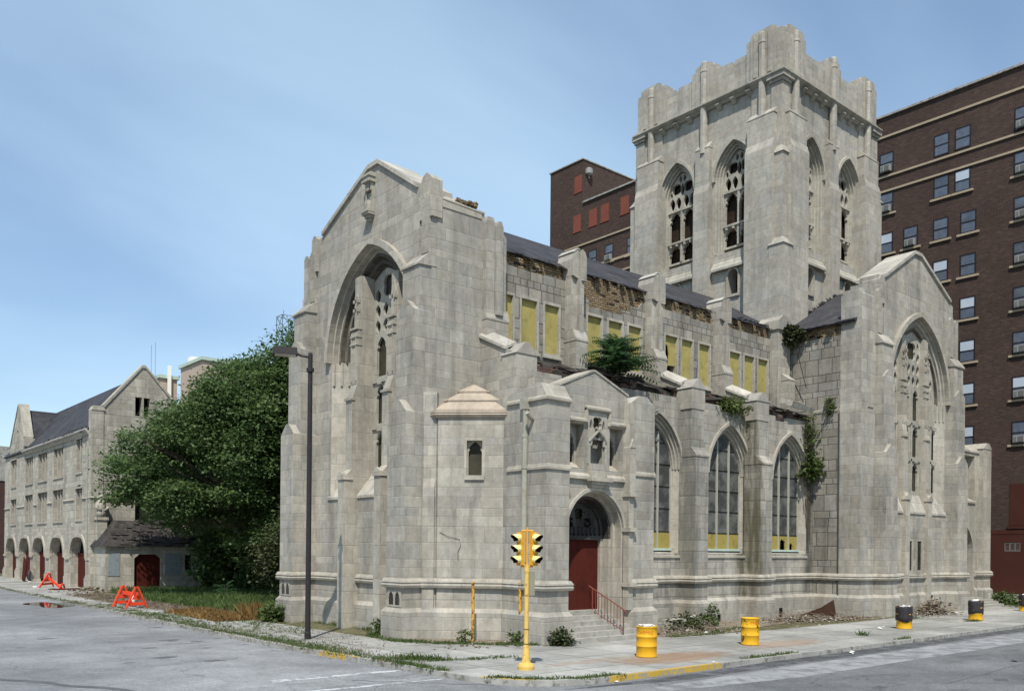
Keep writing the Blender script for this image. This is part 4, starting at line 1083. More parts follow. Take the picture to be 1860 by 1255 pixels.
for a in (39.05, 48.95):
    for bb in (25.05, 34.95):
        pass
wn = 0
for i, (P, c, sgn) in enumerate(faces):
    for u in (c - 1.92, c + 1.92):
        w = MB()
        w.ring(P, arch(u, 1.36, 23.05, 2.08, 10), arch(u, 1.24, 23.05, 1.9, 10), -.36, -.16)
        stp = [1.29, 1.16, 1.05, .95]
        for k in range(3):
            w.ring(P, [(u - stp[k], 19.1)] + arch(u, stp[k], 23.05, 1.95 - .13 * k, 10) + [(u + stp[k], 19.1)], [(u - stp[k + 1], 19.1)] + arch(u, stp[k + 1], 23.05, 1.82 - .13 * k, 10) + [(u + stp[k + 1], 19.1)], -.95, -.34 - .13 * k)
        w.prismu(P, [(-.9, 18.1), (-.02, 18.1), (-.02, 18.22), (-.28, 18.62), (-.28, 18.72), (-.9, 19.35)], u - 1.3, u + 1.3)
        h = .41; holes = []
        for s in (-.5, .5):
            holes.append(cusp(u + s * .96, h, 19.5, 20.52)); holes.append(cusp(u + s * .96, h, 20.7, 22.4))
            for s2 in (-.25, .25): holes.append(dagger(u + s * .98 + s2 * .86, 22.5, 23.24, .19))
            holes.append(foil(u + s * .82, 23.7, .33, 4, n=24, depth=.16))
            holes.append(dagger(u + s * 1.58, 23.25, 23.62, .09))
            holes.append(dagger(u + s * .30, 24.02, 24.42, .10))
        holes.append(dagger(u, 23.22, 23.95, .13))
        w.plate(P, opening(u, .97, 19.4, 23.05, 1.50, 10), holes, -.90, -.74)
        w.pbox(P, u - .06, u + .06, 19.5, 22.5, -.74, -.66)
        w.pbox(P, u - .95, u + .95, 20.55, 20.66, -.74, -.60); w.pbox(P, u - .95, u + .95, 22.38, 22.46, -.74, -.64)
        for s in (-.5, .5):
            for q2 in (-.22, .22): w.hexa([P(u + s * .98 + q2 + a_ * .06, zc + b_ * .06, -.70 + e_ * .12) for zc in (20.45,) for b_ in (-1, 1) for a_, e_ in ((-1, 0), (1, 0), (1, 1), (-1, 1))])
        subbuild(w, 'belfry_window', M['tracery'], tower)
        q = MB()
        q.ring(P, arch(u, .42, 17.72, .46, 6), arch(u, .32, 17.72, .33, 6), -.36, -.2)
        q.pbox(P, u - .42, u + .42, 16.58, 16.72, -.6, -.2)
        for sg in (-1, 1): q.pbox(P, u + sg * .37 - .05, u + sg * .37 + .05, 16.7, 17.74, -.38, -.21)
        subbuild(q, 'slit_window', M['stone_smooth'], tower)
# ---- transept ------------------------------------------------------------------------
TC = 44.75
great_front(FY(20.7), dict(
    outline=[(39.0, -.2), (49.45, -.2), (49.45, 14.6), (48.75, 14.6), (48.75, 16.3), (48.3, 16.45), (44.9, 18.15), (44.2, 18.15), (41.2, 16.35), (40.55, 16.35), (40.55, 15.5), (39.0, 15.4)],
    rake=[(48.35, 16.45), (44.9, 18.15), (44.2, 18.15), (41.15, 16.35)],
    ac=44.75, ah=3.32, zs=10.9, rise=4.25, zb=5.1, k=1.05, fins=[(43.46, .46), (45.9, .46)],
    ds=.5, soot=4, fin_front=(.17, .03, -.06, -.12), butt=[(40.3, 41.45), (48.15, 49.35)], butt_front=(.62, .45, .34)))
b = MB()
b.box(38.9, 40.2, 20.62, 21.72, -.2, 9.75)
b.prismu(FX(38.9), [(-.6, 9.75), (.0, 9.75), (-.04, 10.15), (-.6, 10.15)], 20.62, 21.72)
b.box(38.95, 40.15, 20.66, 21.7, 9.9, 15.15)
b.prism(FX(38.95), [(20.66, 15.15), (21.7, 15.15), (21.55, 15.32), (20.82, 15.42)], -1.2, 0)
b.box(40.5, 41.0, 20.6, 21.5, 15.0, 16.1); b.gablet(FY(20.6), 40.5, 41.0, 16.1, .2, -.9, 0, .1)
b.box(39.6, 40.6, 20.75, 21.6, 15.0, 15.75)
cbuild(b, 'transept_corner', M['stone'])
b = MB()
b.box(38.9, 40.2, 21.7, 25.4, -.2, 13.35); b.box(38.78, 38.95, 21.72, 22.98, -.2, 9.7); b.prismu(FX(38.78), [(-.17, 9.7), (0.03, 9.7), (.03, 9.8), (-.17, 9.98)], 21.72, 22.98)
cbuild(b, 'transept_side_wall', M['stone_rough'])
b = MB(); random.seed(8); y = 21.72
while y < 25:
    ny = min(25.0, y + random.uniform(.2, .5)); b.box(38.98 + random.uniform(-.05, .05), 39.6, y, ny - .003, 13.2, 13.95 + random.uniform(-.15, .05)); y = ny
cbuild(b, 'exposed_brick', M['brick_yellow'])
b = MB()
roof(b, [(38.75, 20.9, 13.95), (38.75, 25.0, 13.95)], [(44.2, 20.9, 16.95), (44.2, 25.0, 16.95)])
roof(b, [(49.6, 20.9, 13.95), (49.6, 25.0, 13.95)], [(44.2, 20.9, 16.95), (44.2, 25.0, 16.95)])
for i in range(40):
    t_ = random.random(); z = 13.95 + 3.0 * t_
    slab(b, (38.75 + 5.45 * t_, 24.9, z + .08), .10, random.uniform(.03, .09), .012, random.uniform(-.3, .3), math.radians(random.uniform(30, 70)))
for i in range(40):
    slab(b, (38.68, random.uniform(21.8, 24.9), 13.92), random.uniform(.06, .2), .08, .012, random.uniform(-.15, .15), 0, math.radians(-29 + random.uniform(-6, 6)))
cbuild(b, 'transept_roof', M['slate'])
b = MB(); b.box(40.2, 49.0, 22.1, 25.3, 0, 13.9); cbuild(b, 'transept_core', M['dark'])
b = MB(); b.box(48.95, 49.45, 22.0, 25.4, 0, 13.9); b.box(48.9, 49.4, 25.4, 40, 0, 13); cbuild(b, 'east_wall', M['stone_rough'])
# pair of small windows low in the transept front
b = MB(); PT = FY(20.7)
for x in (43.98, 45.02): 
    b.plate(PT, rect(x - .36, x + .36, 2.05, 3.72), [rect(x - .22, x + .22, 2.15, 3.62)], -.05, .05)
b.pbox(PT, 43.5, 45.5, 1.93, 2.05, -.05, .1)
o = cbuild(b, 'small_window', M['stone_smooth'])
b = MB()
for x in (43.98, 45.02): b.pbox(PT, x - .24, x + .24, 2.12, 3.65, -.05, .012)
subbuild(b, 'small_window_glass', M['glass_dark'], o)
# downpipes
b = MB(); b.tube([(38.82, 21.68, .2), (38.80, 21.68, 9.6)], .04, 8); cbuild(b, 'downpipe', M['pipe_dark'])
b = MB(); xx = 18.62
b.tube([(xx, 21.25, 1.9), (xx, 21.25, 5.8), (xx, 21.22, 7.6)], .09, 10); b.box(xx - .10, xx + .08, 21.12, 21.40, 7.5, 7.86)
for z in (2.6, 5.6, 6.6): b.tube([(xx, 21.25, z), (xx, 21.25, z + .12)], .11, 10)
b.tube([(xx + .05, 20.95, 7.15), (xx - .05, 20.92, 7.2), (xx - .22, 20.9, 7.34)], .075, 8)
cbuild(b, 'copper_downpipe', M['copper'])

# ---- small porch beyond the transept -------------------------------------------------
PE = FY(21.6)
b = MB()
b.plate(PE, rect(49.46, 54.6, -.2, 8.9), [opening(52.95, .95, .3, 3.1, 1.5, 8), rect(51.7, 54.0, 6.1, 8.7)], -.6, 0)
b.box(54.6, 55.75, 21.35, 23.6, -.2, 9.2); b.gablet(FY(21.35), 54.55, 55.8, 9.2, .35, -2.2, .03, .2)
b.box(49.46, 54.6, 22.2, 23.5, -.2, 8.9)
b.prismu(PE, [(-.6, 8.9), (.06, 8.9), (.06, 9.0), (-.3, 9.35), (-.6, 9.35)], 49.46, 54.56)
b.prismu(PE, [(-.5, 5.95), (.08, 5.95), (.08, 6.05), (-.4, 6.3)], 51.6, 54.1)
o = cbuild(b, 'side_porch', M['stone_smooth'])
q = MB(); q.pbox(PE, 52.0, 53.9, .3, 4.6, -.59, -.5); subbuild(q, 'side_door', M['dark'], o)
q = MB()
for i in range(4): q.box(51.6, 55.3 + .0 * i, 20.4 + .3 * i, 21.6, -.2 + .001 * i, .12 * (i + 1))
cbuild(q, 'side_steps', M['step'])
# ---- string course and plinth ---------------------------------------------------------
S1 = [(17.6, 33.5), (16.1, 33.52), (16.1, 32.4), (17.1, 32.4), (17.1, 25.45), (16.1, 25.45), (16.1, 24.35), (16.75, 24.35), (18.7, 22.35), (18.7, 20.3), (19.72, 20.3), (19.72, 20.62)]
S2 = [(22.98, 20.7), (22.98, 20.5), (24.1, 20.5), (24.1, 23.0), (28.66, 23.0), (28.66, 22.2), (29.5, 22.2), (29.5, 23.0), (33.2, 23.0), (33.2, 22.2), (34.12, 22.2), (34.12, 23.0), (38.78, 23.0), (38.78, 21.71), (38.9, 21.71), (38.9, 20.62),
      (40.3, 20.62), (40.3, 20.08), (41.45, 20.08), (41.45, 20.7), (48.15, 20.7), (48.15, 20.08), (49.35, 20.08), (49.35, 21.6), (51.9, 21.6)]
S3 = [(54.0, 21.6), (54.6, 21.6), (54.6, 21.35), (55.75, 21.35), (55.75, 23.5)]
sc_ = [(-.1, 1.66), (.10, 1.70), (.13, 1.78), (.10, 1.84), (.13, 1.88), (.06, 2.0), (-.1, 2.02)]
pl = [(-.3, -.3), (.12, -.3), (.12, .88), (.005, 1.02), (-.3, 1.02)]
b = MB()
for s in (S1, S2, S3): b.sweep(s, sc_)
cbuild(b, 'string_course', M['stone_smooth'])
b = MB()
for s in (S1, S2, S3): b.sweep(s, pl)
cbuild(b, 'plinth', M['stone'])
# ------------------------------------------------------------------ ground, road, pavement
def sheet(name, poly, z, mat):
    b = MB(); vl = [[Vector((x, y, 0)) for x, y in poly]]
    b.add([(x, y, z) for x, y in poly], [tuple(t) for t in tessellate_polygon(vl)])
    o = b.build(name, mat, recalc=False)
    if o.data.polygons and o.data.polygons[0].normal.z < 0: o.data.flip_normals()
    return struct(o)
ground = sheet('ground', [(-1500, -1500), (1500, -1500), (1500, 1500), (-1500, 1500)], -.17, M['ground'])
road = sheet('road', [(-9, -60), (12.9, -60), (12.9, 3), (260, 3), (260, 14.9), (14.2, 14.9), (12.9, 16.2), (12.9, 420), (-9, 420), (-9, 14.5), (-60, 14.5), (-60, 3), (-9, 3)], -.13, M['asphalt'])
KP = [(12.7, 330), (12.7, 80), (12.6, 60), (12.32, 36), (12.3, 26), (12.5, 22), (12.62, 19.9), (12.75, 18), (12.82, 16.4), (13.3, 15.35), (13.9, 14.82), (14.9, 14.5), (16.1, 14.47), (25, 14.4), (41.8, 14.5), (60, 14.5), (200, 14.5)]
inner = KP[::-1]
pav = sheet('pavement', [(x, y) for x, y in KP] + [(200, 19.0), (56.0, 19.0), (56, 20.6), (38, 19.4), (30, 19.3), (24.2, 19.6), (24.0, 20.8), (19.4, 20.8), (18.2, 21.2), (15.6, 23.9), (15.4, 35), (15.9, 60), (17.2, 62.5), (17.2, 330)], -.004, M['concrete'])
lot = sheet('lot', [(14.0, 20.2), (199.9, 20.2), (199.9, 19.02), (23.9, 19.02), (14.0, 24), (14.0, 120), (199, 120), (199, 20.3)][:0] + [(14.5, 24.5), (18.6, 20.5), (24, 19.0), (199, 18.9), (199, 150), (14.5, 150)], -.012, M['lot'])
dirt = sheet('dirt_strip', [(15.5, 24.1), (17.9, 21.0), (19.6, 20.3), (19.6, 22), (16.5, 25)], .0035, M['dirt'])
dirt2 = sheet('dirt_bed', [(23.4, 20.4), (24.6, 19.75), (27, 19.5), (29.2, 19.9), (31, 20.4), (34, 20.9), (38, 19.9), (39.4, 19.7), (39, 23), (24, 23.2)], .0035, M['dirt'])
kb = MB(); kb.sweep(KP[::-1], [(-.15, -.3), (0.0, -.3), (0.0, -.015), (-.02, .004), (-.15, .004)])
# exterior side is on the right when walking from the far right end towards the far left end
kerb = struct(kb.build('kerb', M['kerb']))
ky = MB(); ky.sweep([(19.6, 14.43), (18.5, 14.44), (16.1, 14.47), (15.3, 14.49)], [(-.155, -.2), (0.006, -.2), (0.006, -.012), (-.02, .009), (-.155, .009)])
ky.sweep([(13.6, 15.06), (13.3, 15.35), (12.9, 16.2)], [(-.12, -.05), (0.006, -.05), (0.006, -.012), (-.02, .009), (-.12, .009)])
ky.sweep([(12.57, 21.0), (12.5, 22.0), (12.44, 23.0)], [(-.155, -.2), (0.006, -.2), (0.006, -.012), (-.02, .009), (-.155, .009)])
struct(ky.build('kerb_paint', M['kerb_yellow']))
for nm, poly, mt in (('road_marking', [(9.0, 19.35), (12.45, 19.15), (12.45, 18.85), (9.0, 19.0)], 'line_white'), ('road_marking', [(8.0, 17.55), (12.5, 17.2), (12.5, 17.05), (8.0, 17.3)], 'line_white'),
                     ('worn_band', [(15.5, 13.2), (20, 13.35), (34, 13.45), (90, 13.5), (90, 11.9), (34, 11.9), (20, 12.0), (15.5, 12.6)], 'worn_band'), ('gutter_strip', [(13.6, 14.2), (16.3, 14.05), (19.0, 14.1), (24, 14.4), (90, 14.46), (90, 13.75), (30, 13.7), (17, 13.5)], 'gutter'),
                     ):
    sheet(nm, poly, -.126, M[mt])
random.seed(14)
tp = MB()
for i in range(30):
    if i < 16: x, y = random.uniform(4.5, 12), random.uniform(20, 42)
    else: x, y = random.uniform(14, 34), random.uniform(8.5, 13.6)
    r = random.uniform(.10, .42); k = 9
    pts = [(x + r * random.uniform(.5, 1.1) * 1.2 * math.cos(2 * PI * j / k), y + r * random.uniform(.5, 1.1) * .7 * math.sin(2 * PI * j / k), -.1262) for j in range(k)]
    tp.add(pts, [tuple(range(k))])
for (x0, y0, x1, y1, wd) in ((3.6, 24.5, 7.2, 17.5, .09), (10.6, 18.2, 12.9, 15.6, .015), (22, 9.3, 40, 10.4, .012)):
    for j in range(14):
        a, bb = j / 14, (j + 1) / 14; dx = .1 * math.sin(j * 1.7); dx2 = .1 * math.sin((j + 1) * 1.7)
        p, q = (x0 + (x1 - x0) * a + dx, y0 + (y1 - y0) * a), (x0 + (x1 - x0) * bb + dx2, y0 + (y1 - y0) * bb)
        tp.add([(p[0] - wd, p[1] - wd, -.1255), (p[0] + wd, p[1] + wd, -.1255), (q[0] + wd, q[1] + wd, -.1255), (q[0] - wd, q[1] - wd, -.1255)], [(0, 1, 2, 3)])
struct(tp.build('road_patches', M['tar'], recalc=False))
pu = []
for i in range(40):
    a = 2 * PI * i / 40; q = 1 + .22 * math.sin(3 * a + 1) + .12 * math.sin(5 * a)
    pu.append((11.6 + 1.15 * q * math.cos(a), 50.6 + 2.4 * q * math.sin(a)))
sheet('puddle', pu, -.124, M['water'])

# ------------------------------------------------------------------ brown apartment building
apt = thing('apartment_building', 'tall dark brown brick apartment block with pale stone bands rising behind the church', 'building', (61, 30, 0))
ainv = Matrix.Translation((-61, -30, 0))
def ab(mb, name, mats, parent=None, **k):
    o = mb.build(name, mats, parent or apt, **k)
    if parent is None: o.matrix_parent_inverse = ainv
    return o
b = MB(); b.box(61, 84, -4, 44, -.3, 34.2); b.box(56, 84, 44, 56.3, -.3, 34.2); b.box(56, 66, 56.3, 60.6, -.3, 38.2)
ab(b, 'brick_wall', M['brick_dark'])
b = MB()
for z, h in ((32.7, .15), (29.85, .14), (28.8, .14)): b.box(60.9, 61.2, -4.1, 44, z, z + h)
for z, h in ((30.4, .14), (27.0, .14)): b.box(55.9, 56.2, 44.0, 60.55 if z < 30 else 60.6, z, z + h)
for z in (28.6,): b.box(55.9, 56.2, 44, 55.0, z - .5, z - .3)
ab(b, 'stone_band', M['pale_sill'])
b = MB(); b.box(60.85, 84.1, -4.1, 43.9, 34.2, 34.34); b.box(55.85, 84.1, 43.9, 56.2, 34.2, 34.34); b.box(55.9, 66.1, 56.22, 60.7, 38.2, 38.3)
ab(b, 'roof_coping', M['kerb'])
random.seed(77)
def aptwin(P, u, z, w=1.02, h=1.46, ac=False, sill=True, mode=None):
    """z is the top of the window; builds frame, panes, sill and maybe an air conditioner"""
    f = MB(); zb = z - h
    f.plate(P, rect(u - w / 2, u + w / 2, zb, z), [rect(u - w / 2 + .07, u + w / 2 - .07, zb + .07, z - h / 2 - .03), rect(u - w / 2 + .07, u + w / 2 - .07, z - h / 2 + .03, z - .07)], -.03, .035)
    o = ab(f, 'window', M['win_frame'])
    t = MB(); t.pbox(P, u - w / 2 + .06, u + w / 2 - .06, z - h / 2 + .02, z - .06, -.01, .012)
    subbuild(t, 'upper_pane', M[mode or random.choice(('blind', 'curtain', 'curtain', 'win_glass', 'win_glass'))], o).matrix_parent_inverse = Matrix.Identity(4)
    t = MB()
    t.pbox(P, u - w / 2 + .06, u + w / 2 - .06, zb + .06, z - h / 2 - .02, -.01, .008)
    subbuild(t, 'lower_pane', M[random.choice(('curtain', 'win_glass', 'curtain'))], o)
    if sill:
        t = MB(); t.pbox(P, u - w / 2 - .2, u + w / 2 + .2, zb - .16, zb - .02, -.03, .12); subbuild(t, 'stone_sill', M['pale_sill'], o)
    if ac:
        t = MB(); t.pbox(P, u - .34, u + .34, zb + .07, zb + .52, .0, .26); t.pbox(P, u - .30, u + .30, zb + .11, zb + .48, .26, .28)
        q = subbuild(t, 'air_conditioner', M['ac'], o)
        t = MB()
        for k in range(6): t.pbox(P, u - .29, u + .05, zb + .13 + .06 * k, zb + .17 + .06 * k, .28, .295)
        t.pbox(P, u + .12, u + .27, zb + .15, zb + .45, .28, .292)
        subbuild(t, 'grille', M['ac_grille'], o)
PR = FX(61.0)
rows = [31.62 - 2.872 * i for i in range(8)]
cols = {21.75: 'a', 24.9: 'b', 26.75: 'c', 30.6: 'd', 28.8: 'e'}
for ri, z in enumerate(rows):
    aptwin(PR, 21.75 - .1, z, ac=True, sill=ri != 0)
    ub = 25.35 if ri in (0, 1) else 24.95
    aptwin(PR, ub, z, sill=ri > 0, mode='blind' if ri in (1, 4, 5) else None)
    if ri < 4: aptwin(PR, 26.75, z, sill=ri > 0)
    if ri < 5: aptwin(PR, 30.6, z, ac=ri < 2, sill=ri > 0)
    if ri in (2,): aptwin(PR, 28.82, z, ac=True)
    for u in (18.4, 16.0, 12.2): aptwin(PR, u, z, ac=random.random() < .2, sill=ri > 0)
PL = FX(56.0)
for z in (29.7, 26.6):
    aptwin(PL, 55.0, z, 1.0, 1.5); aptwin(PL, 53.0, z, 1.0, 1.5, ac=z > 28); aptwin(PL, 50.4, z, 1.0, 1.5)
for u, z in ((56.9, 36.9), (57.0, 33.35), (55.0, 33.35), (53.55, 33.35), (51.2, 33.35)):
    f = MB(); f.pbox(PL, u - .48, u + .48, z - 1.45, z, -.03, .012); f.pbox(PL, u - .56, u + .56, z - 1.56, z - 1.46, -.03, .05)
    ab(f, 'bricked_up_window', M['red_board'])
f = MB(); f.lathe((56.6, 56.15, 36.9), [(.16, 0), (.34, .1), (.36, .5), (.2, .62)], 12); f.tube([(56.6, 56.3, 37.1), (56.6, 56.1, 36.6)], .06)
ab(f, 'floodlight', M['ac'])
f = MB(); f.pbox(PR, 19.8, 22.25, 4.85, 7.5, -.05, .02); f.pbox(PR, 19.7, 22.35, 4.65, 4.82, -.05, .10); ab(f, 'panelled_opening', M['red_dull'])
f = MB(); f.plate(PR, rect(18.6, 23.35, .5, 4.3), [rect(21.55, 22.5, 3.2, 3.75)], -.05, .03); f.pbox(PR, 18.6, 23.5, 4.3, 4.55, -.05, .05); o = ab(f, 'garage_panel', M['red_dull'])
f = MB(); f.plate(PR, rect(21.55, 22.5, 3.2, 3.75), [rect(21.6 + .31 * i, 21.84 + .31 * i, 3.26, 3.69) for i in range(3)], -.05, .015); subbuild(f, 'vent_grille', M['ac_grille'], o)
f = MB(); f.box(60.2, 61.02, 15, 24.5, -.2, .45); ab(f, 'loading_step', M['kerb'])

# ------------------------------------------------------------------ parish hall down the left street
hall = thing('parish_hall', 'grey gabled limestone hall with five round arches and red doors along the left street', 'building', (17, 76, 0))
hinv = Matrix.Translation((-17, -76, 0))
def hb(mb, name, mats, parent=None, **k):
    o = mb.build(name, mats, parent or hall, **k)
    if parent is None: o.matrix_parent_inverse = hinv
    return o
PH = FX(16.8)
arcs = [(66.55, 1.95), (72.3, 1.98), (78.0, 1.98), (83.0, 1.95), (88.3, 1.95)]
tri = [(72.2, 1.36), (77.05, 1.42), (81.65, 1.25)]
holes = [opening(c, h, .0, 2.1, 1.5, 8) for c, h in arcs]
for c, h in tri: holes += [rect(c - h, c + h, 8.1, 10.2), rect(c - h, c + h, 4.8, 7.1)]
for c, h in ((66.45, .72), (87.55, 1.0)): holes += [rect(c - h, c + h, 8.1, 10.4), rect(c - h, c + h, 4.8, 6.95)]
b = MB()
b.plate(PH, [(63.3, -.2), (91.3, -.2), (91.3, 10.9), (89.4, 10.9), (89.1, 11.6), (86.0, 15.0), (85.4, 15.0), (83.7, 12.1), (83.3, 12.1), (83.3, 10.9), (63.3, 10.9)], holes + [rect(85.9, 86.4, 11.2, 12.9)], -.6, 0)
b.plate(FY(63.3), [(17.4, -.2), (23.4, -.2), (23.4, 12.6), (22.8, 12.4), (20.2, 15.4), (20.0, 15.4), (17.6, 12.35), (17.4, 12.3)], [rect(19.55, 20.0, 12.0, 13.3), rect(20.12, 20.55, 12.0, 13.3), rect(19.6, 20.9, 7.6, 9.3), rect(19.6, 20.9, 4.3, 6.4), rect(21.5, 22.4, 4.3, 6.4)], -.6, 0)
b.box(16.74, 17.5, 63.24, 64.0, -.2, 12.1); b.prism(FY(63.2), [(16.72, 12.1), (17.6, 12.1), (17.5, 12.4), (16.85, 12.4)], -.8, 0)
b.box(17.4, 30, 91.0, 91.3, -.2, 10.9)
hb(b, 'hall_wall', M['stone_hall'])
b = MB()
roof(b, [(16.6, 63.9, 10.85), (16.6, 91.0, 10.85)], [(20.15, 63.9, 14.95), (20.15, 91.0, 14.95)], .12)
roof(b, [(23.7, 63.9, 10.85), (23.7, 91.0, 10.85)], [(20.15, 63.9, 14.95), (20.15, 91.0, 14.95)], .12)
roof(b, [(17.2, 83.6, 11.9), (20.6, 83.6, 11.9)], [(17.2, 85.7, 14.7), (20.6, 85.7, 14.7)], .12); roof(b, [(17.2, 88.6, 11.5), (20.6, 88.6, 11.5)], [(17.2, 85.7, 14.7), (20.6, 85.7, 14.7)], .12)
random.seed(4)
for i in range(50): slab(b, (16.9 + random.uniform(-.3, .7), random.uniform(64, 83), 11.0 + random.uniform(-.1, .1)), .25, random.uniform(.1, .35), .02, 0, 0, math.radians(-49 + random.uniform(-7, 7)))
hb(b, 'hall_roof', M['slate'])
b = MB()
b.prism(FY(63.3), [(17.55, 12.35), (20.0, 15.38), (20.0, 15.56), (17.45, 12.5)], -.7, .08); b.prism(FY(63.3), [(22.85, 12.4), (20.2, 15.38), (20.2, 15.56), (22.95, 12.55)], -.7, .08); b.prism(FY(63.3), [(20.0, 15.36), (20.2, 15.36), (20.2, 15.56), (20.0, 15.56)], -.7, .08)
b.prism(PH, [(89.1, 11.6), (86.0, 15.0), (86.0, 15.16), (89.25, 11.65)], -.7, .06); b.prism(PH, [(83.7, 12.1), (85.4, 15.0), (85.4, 15.16), (83.55, 12.15)], -.7, .06)
b.pbox(PH, 83.1, 83.75, 11.3, 12.0, -.7, .1)
b.sweep([(16.8, 83.3), (16.8, 63.9)], [(-.1, 10.45), (.1, 10.5), (.28, 10.8), (.28, 10.92), (-.1, 10.92)])
for p0, p1 in ((65.6, 63.24), (70.6, 67.6), (75.4, 74.0), (80.0, 78.8), (86.2, 83.2), (91.2, 88.9)): b.sweep([(16.79, p0), (16.79, p1)], [(-.1, 6.12), (.0, 6.12), (.09, 6.2), (.0, 6.3), (-.1, 6.3)])
b.sweep([(16.79, 63.6), (16.74, 63.24), (18.9, 63.24)], [(-.1, 6.12), (.0, 6.12), (.09, 6.2), (.0, 6.3), (-.1, 6.3)])
for c, h in arcs:
    b.ring(PH, arch(c, h + .2, 2.1, 1.72, 8), arch(c, h - .02, 2.1, 1.48, 8), -.1, .1)
for y in (64.0, 69.4, 75.2, 80.5, 85.7, 90.7):
    b.pbox(PH, y - .5, y + .5, -.2, .75, -.6, .15); b.pbox(PH, y - .46, y + .46, .75, .92, -.6, .1); b.pbox(PH, y - .44, y + .44, 1.98, 2.12, -.6, .12)
for c, h in tri:
    for z in (8.1, 4.8): b.pbox(PH, c - h - .12, c + h + .12, z - .16, z, -.1, .08)
    b.pbox(PH, c - h - .12, c + h + .12, 10.2, 10.3, -.1, .06); b.pbox(PH, c - h - .12, c + h + .12, 7.1, 7.22, -.1, .1)
    for z0, z1 in ((8.1, 10.2), (4.8, 7.1)):
        for k in (1, 2): b.pbox(PH, c - h + 2 * h * k / 3 - .09, c - h + 2 * h * k / 3 + .09, z0, z1, -.5, -.06)
for c, h in ((66.45, .72), (87.55, 1.0)):
    for z0, z1 in ((8.1, 10.4), (4.8, 6.95)):
        b.pbox(PH, c - .09, c + .09, z0, z1, -.5, -.06); b.pbox(PH, c - h - .15, c + h + .15, z1, z1 + .12, -.1, .09); b.pbox(PH, c - h - .1, c + h + .1, z0 - .14, z0, -.1, .07)
hb(b, 'hall_dressing', M['stone_smooth'])
for c, h in tri + [(66.45, .72), (87.55, 1.0)]:
    for z0, z1 in ((8.1, 10.4), (4.8, 7.1)):
        b = MB(); b.pbox(PH, c - h, c + h, z0, z1, -.55, -.4); hb(b, 'hall_window', M['grey_pane'])
b = MB(); b.box(17.42, 23.0, 63.95, 90.9, .0, 10.4); hb(b, 'hall_interior', M['dark'])
b = MB(); b.box(19.4, 22.5, 63.75, 63.85, 4.2, 9.4); hb(b, 'gable_window_glass', M['glass_dark'])
for i, (c, h) in enumerate(arcs):
    b = MB()
    b.pbox(PH, c - h, c + h, .05 if i not in (2, 3) else .28, 2.3, -.62, -.5); b.pbox(PH, c - h, c + h, 2.3, 2.42, -.62, -.46)
    hb(b, 'arch_door', M['red_door'])
b = MB(); b.tube([PH(64.2, 9.6, .06), PH(64.2, .2, .06)], .07, 6); hb(b, 'hall_downpipe', M['copper'])
b = MB()
b.tube([(16.55, 64.1, 10.82), (16.52, 83.0, 10.78)], .09, 6); hb(b, 'hall_gutter', M['kerb'])
# low entrance annex in front of the gable
an = MB()
an.plate(FY(60.6), rect(16.95, 23.2, -.1, 2.95), [[(18.75, 0), (20.5, 0), (20.5, 2.15), (20.2, 2.42), (19.05, 2.42), (18.75, 2.15)], rect(22.1, 22.6, 1.2, 2.4)], -.4, 0)
an.box(16.95, 17.35, 61.0, 63.3, -.1, 2.95); an.box(22.8, 23.2, 61.0, 63.3, -.1, 2.95)
annex = hb(an, 'entrance_annex', M['stone_hall'])
b = MB(); b.loft([(16.7, 60.35, 2.95), (23.4, 60.35, 2.95), (23.4, 63.29, 2.95), (16.7, 63.29, 2.95)], [(18.0, 62.7, 4.7), (22.3, 62.7, 4.7), (22.3, 63.29, 4.7), (18.0, 63.29, 4.7)])
for i in range(60): 
    t_ = random.random(); slab(b, (random.uniform(17.2 + t_, 23.0 - t_), 60.38 + 2.3 * t_, 3.03 + 1.75 * t_), random.uniform(.1, .3), .14, .02, 0, math.radians(37))
subbuild(b, 'annex_roof', M['slate_old'], annex)
b = MB(); b.box(18.75, 20.5, 60.85, 60.92, 0, 2.42); subbuild(b, 'annex_door', M['red_door'], annex)
b = MB(); b.box(22.1, 22.6, 60.85, 60.92, 1.2, 2.4); subbuild(b, 'annex_window', M['glass_dark'], annex)
b = MB(); b.prism(FY(60.6), [(17.1, 1.0), (17.85, 1.0), (17.82, 1.6), (17.85, 2.5), (17.14, 2.45)], .005, .03); subbuild(b, 'pasted_board', M['plywood'], annex)
b = MB(); b.prism(FY(60.6), rect(20.75, 21.85, 1.05, 2.5), .005, .025); subbuild(b, 'weathered_board', M['plywood'], annex)
b = MB(); b.box(17.0, 17.62, 62.7, 63.2, -.1, 4.7); b.box(16.92, 17.7, 62.62, 63.2, 4.7, 4.9)
ped = hb(b, 'statue_pedestal', M['stone_hall'])
sb = MB()
sb.lathe((17.31, 62.9, 4.9), [(.30, 0), (.33, .3), (.27, .7), (.31, .95), (.22, 1.12), (.1, 1.18)], 10)
sb.lathe((17.31, 62.85, 6.06), [(.05, -.05), (.15, .04), (.18, .17), (.13, .3), (.02, .36)], 10)
for s in (-1, 1): sb.tube([(17.31 + s * .28, 62.9, 5.85), (17.31 + s * .36, 62.72, 5.5), (17.31 + s * .1, 62.58, 5.35)], .10, 8, .07)
so_ = sb.build('stone_figure', M['stone_hall'], smooth=True); tag(so_, 'weathered stone statue standing on the pedestal at the hall corner', 'statue')

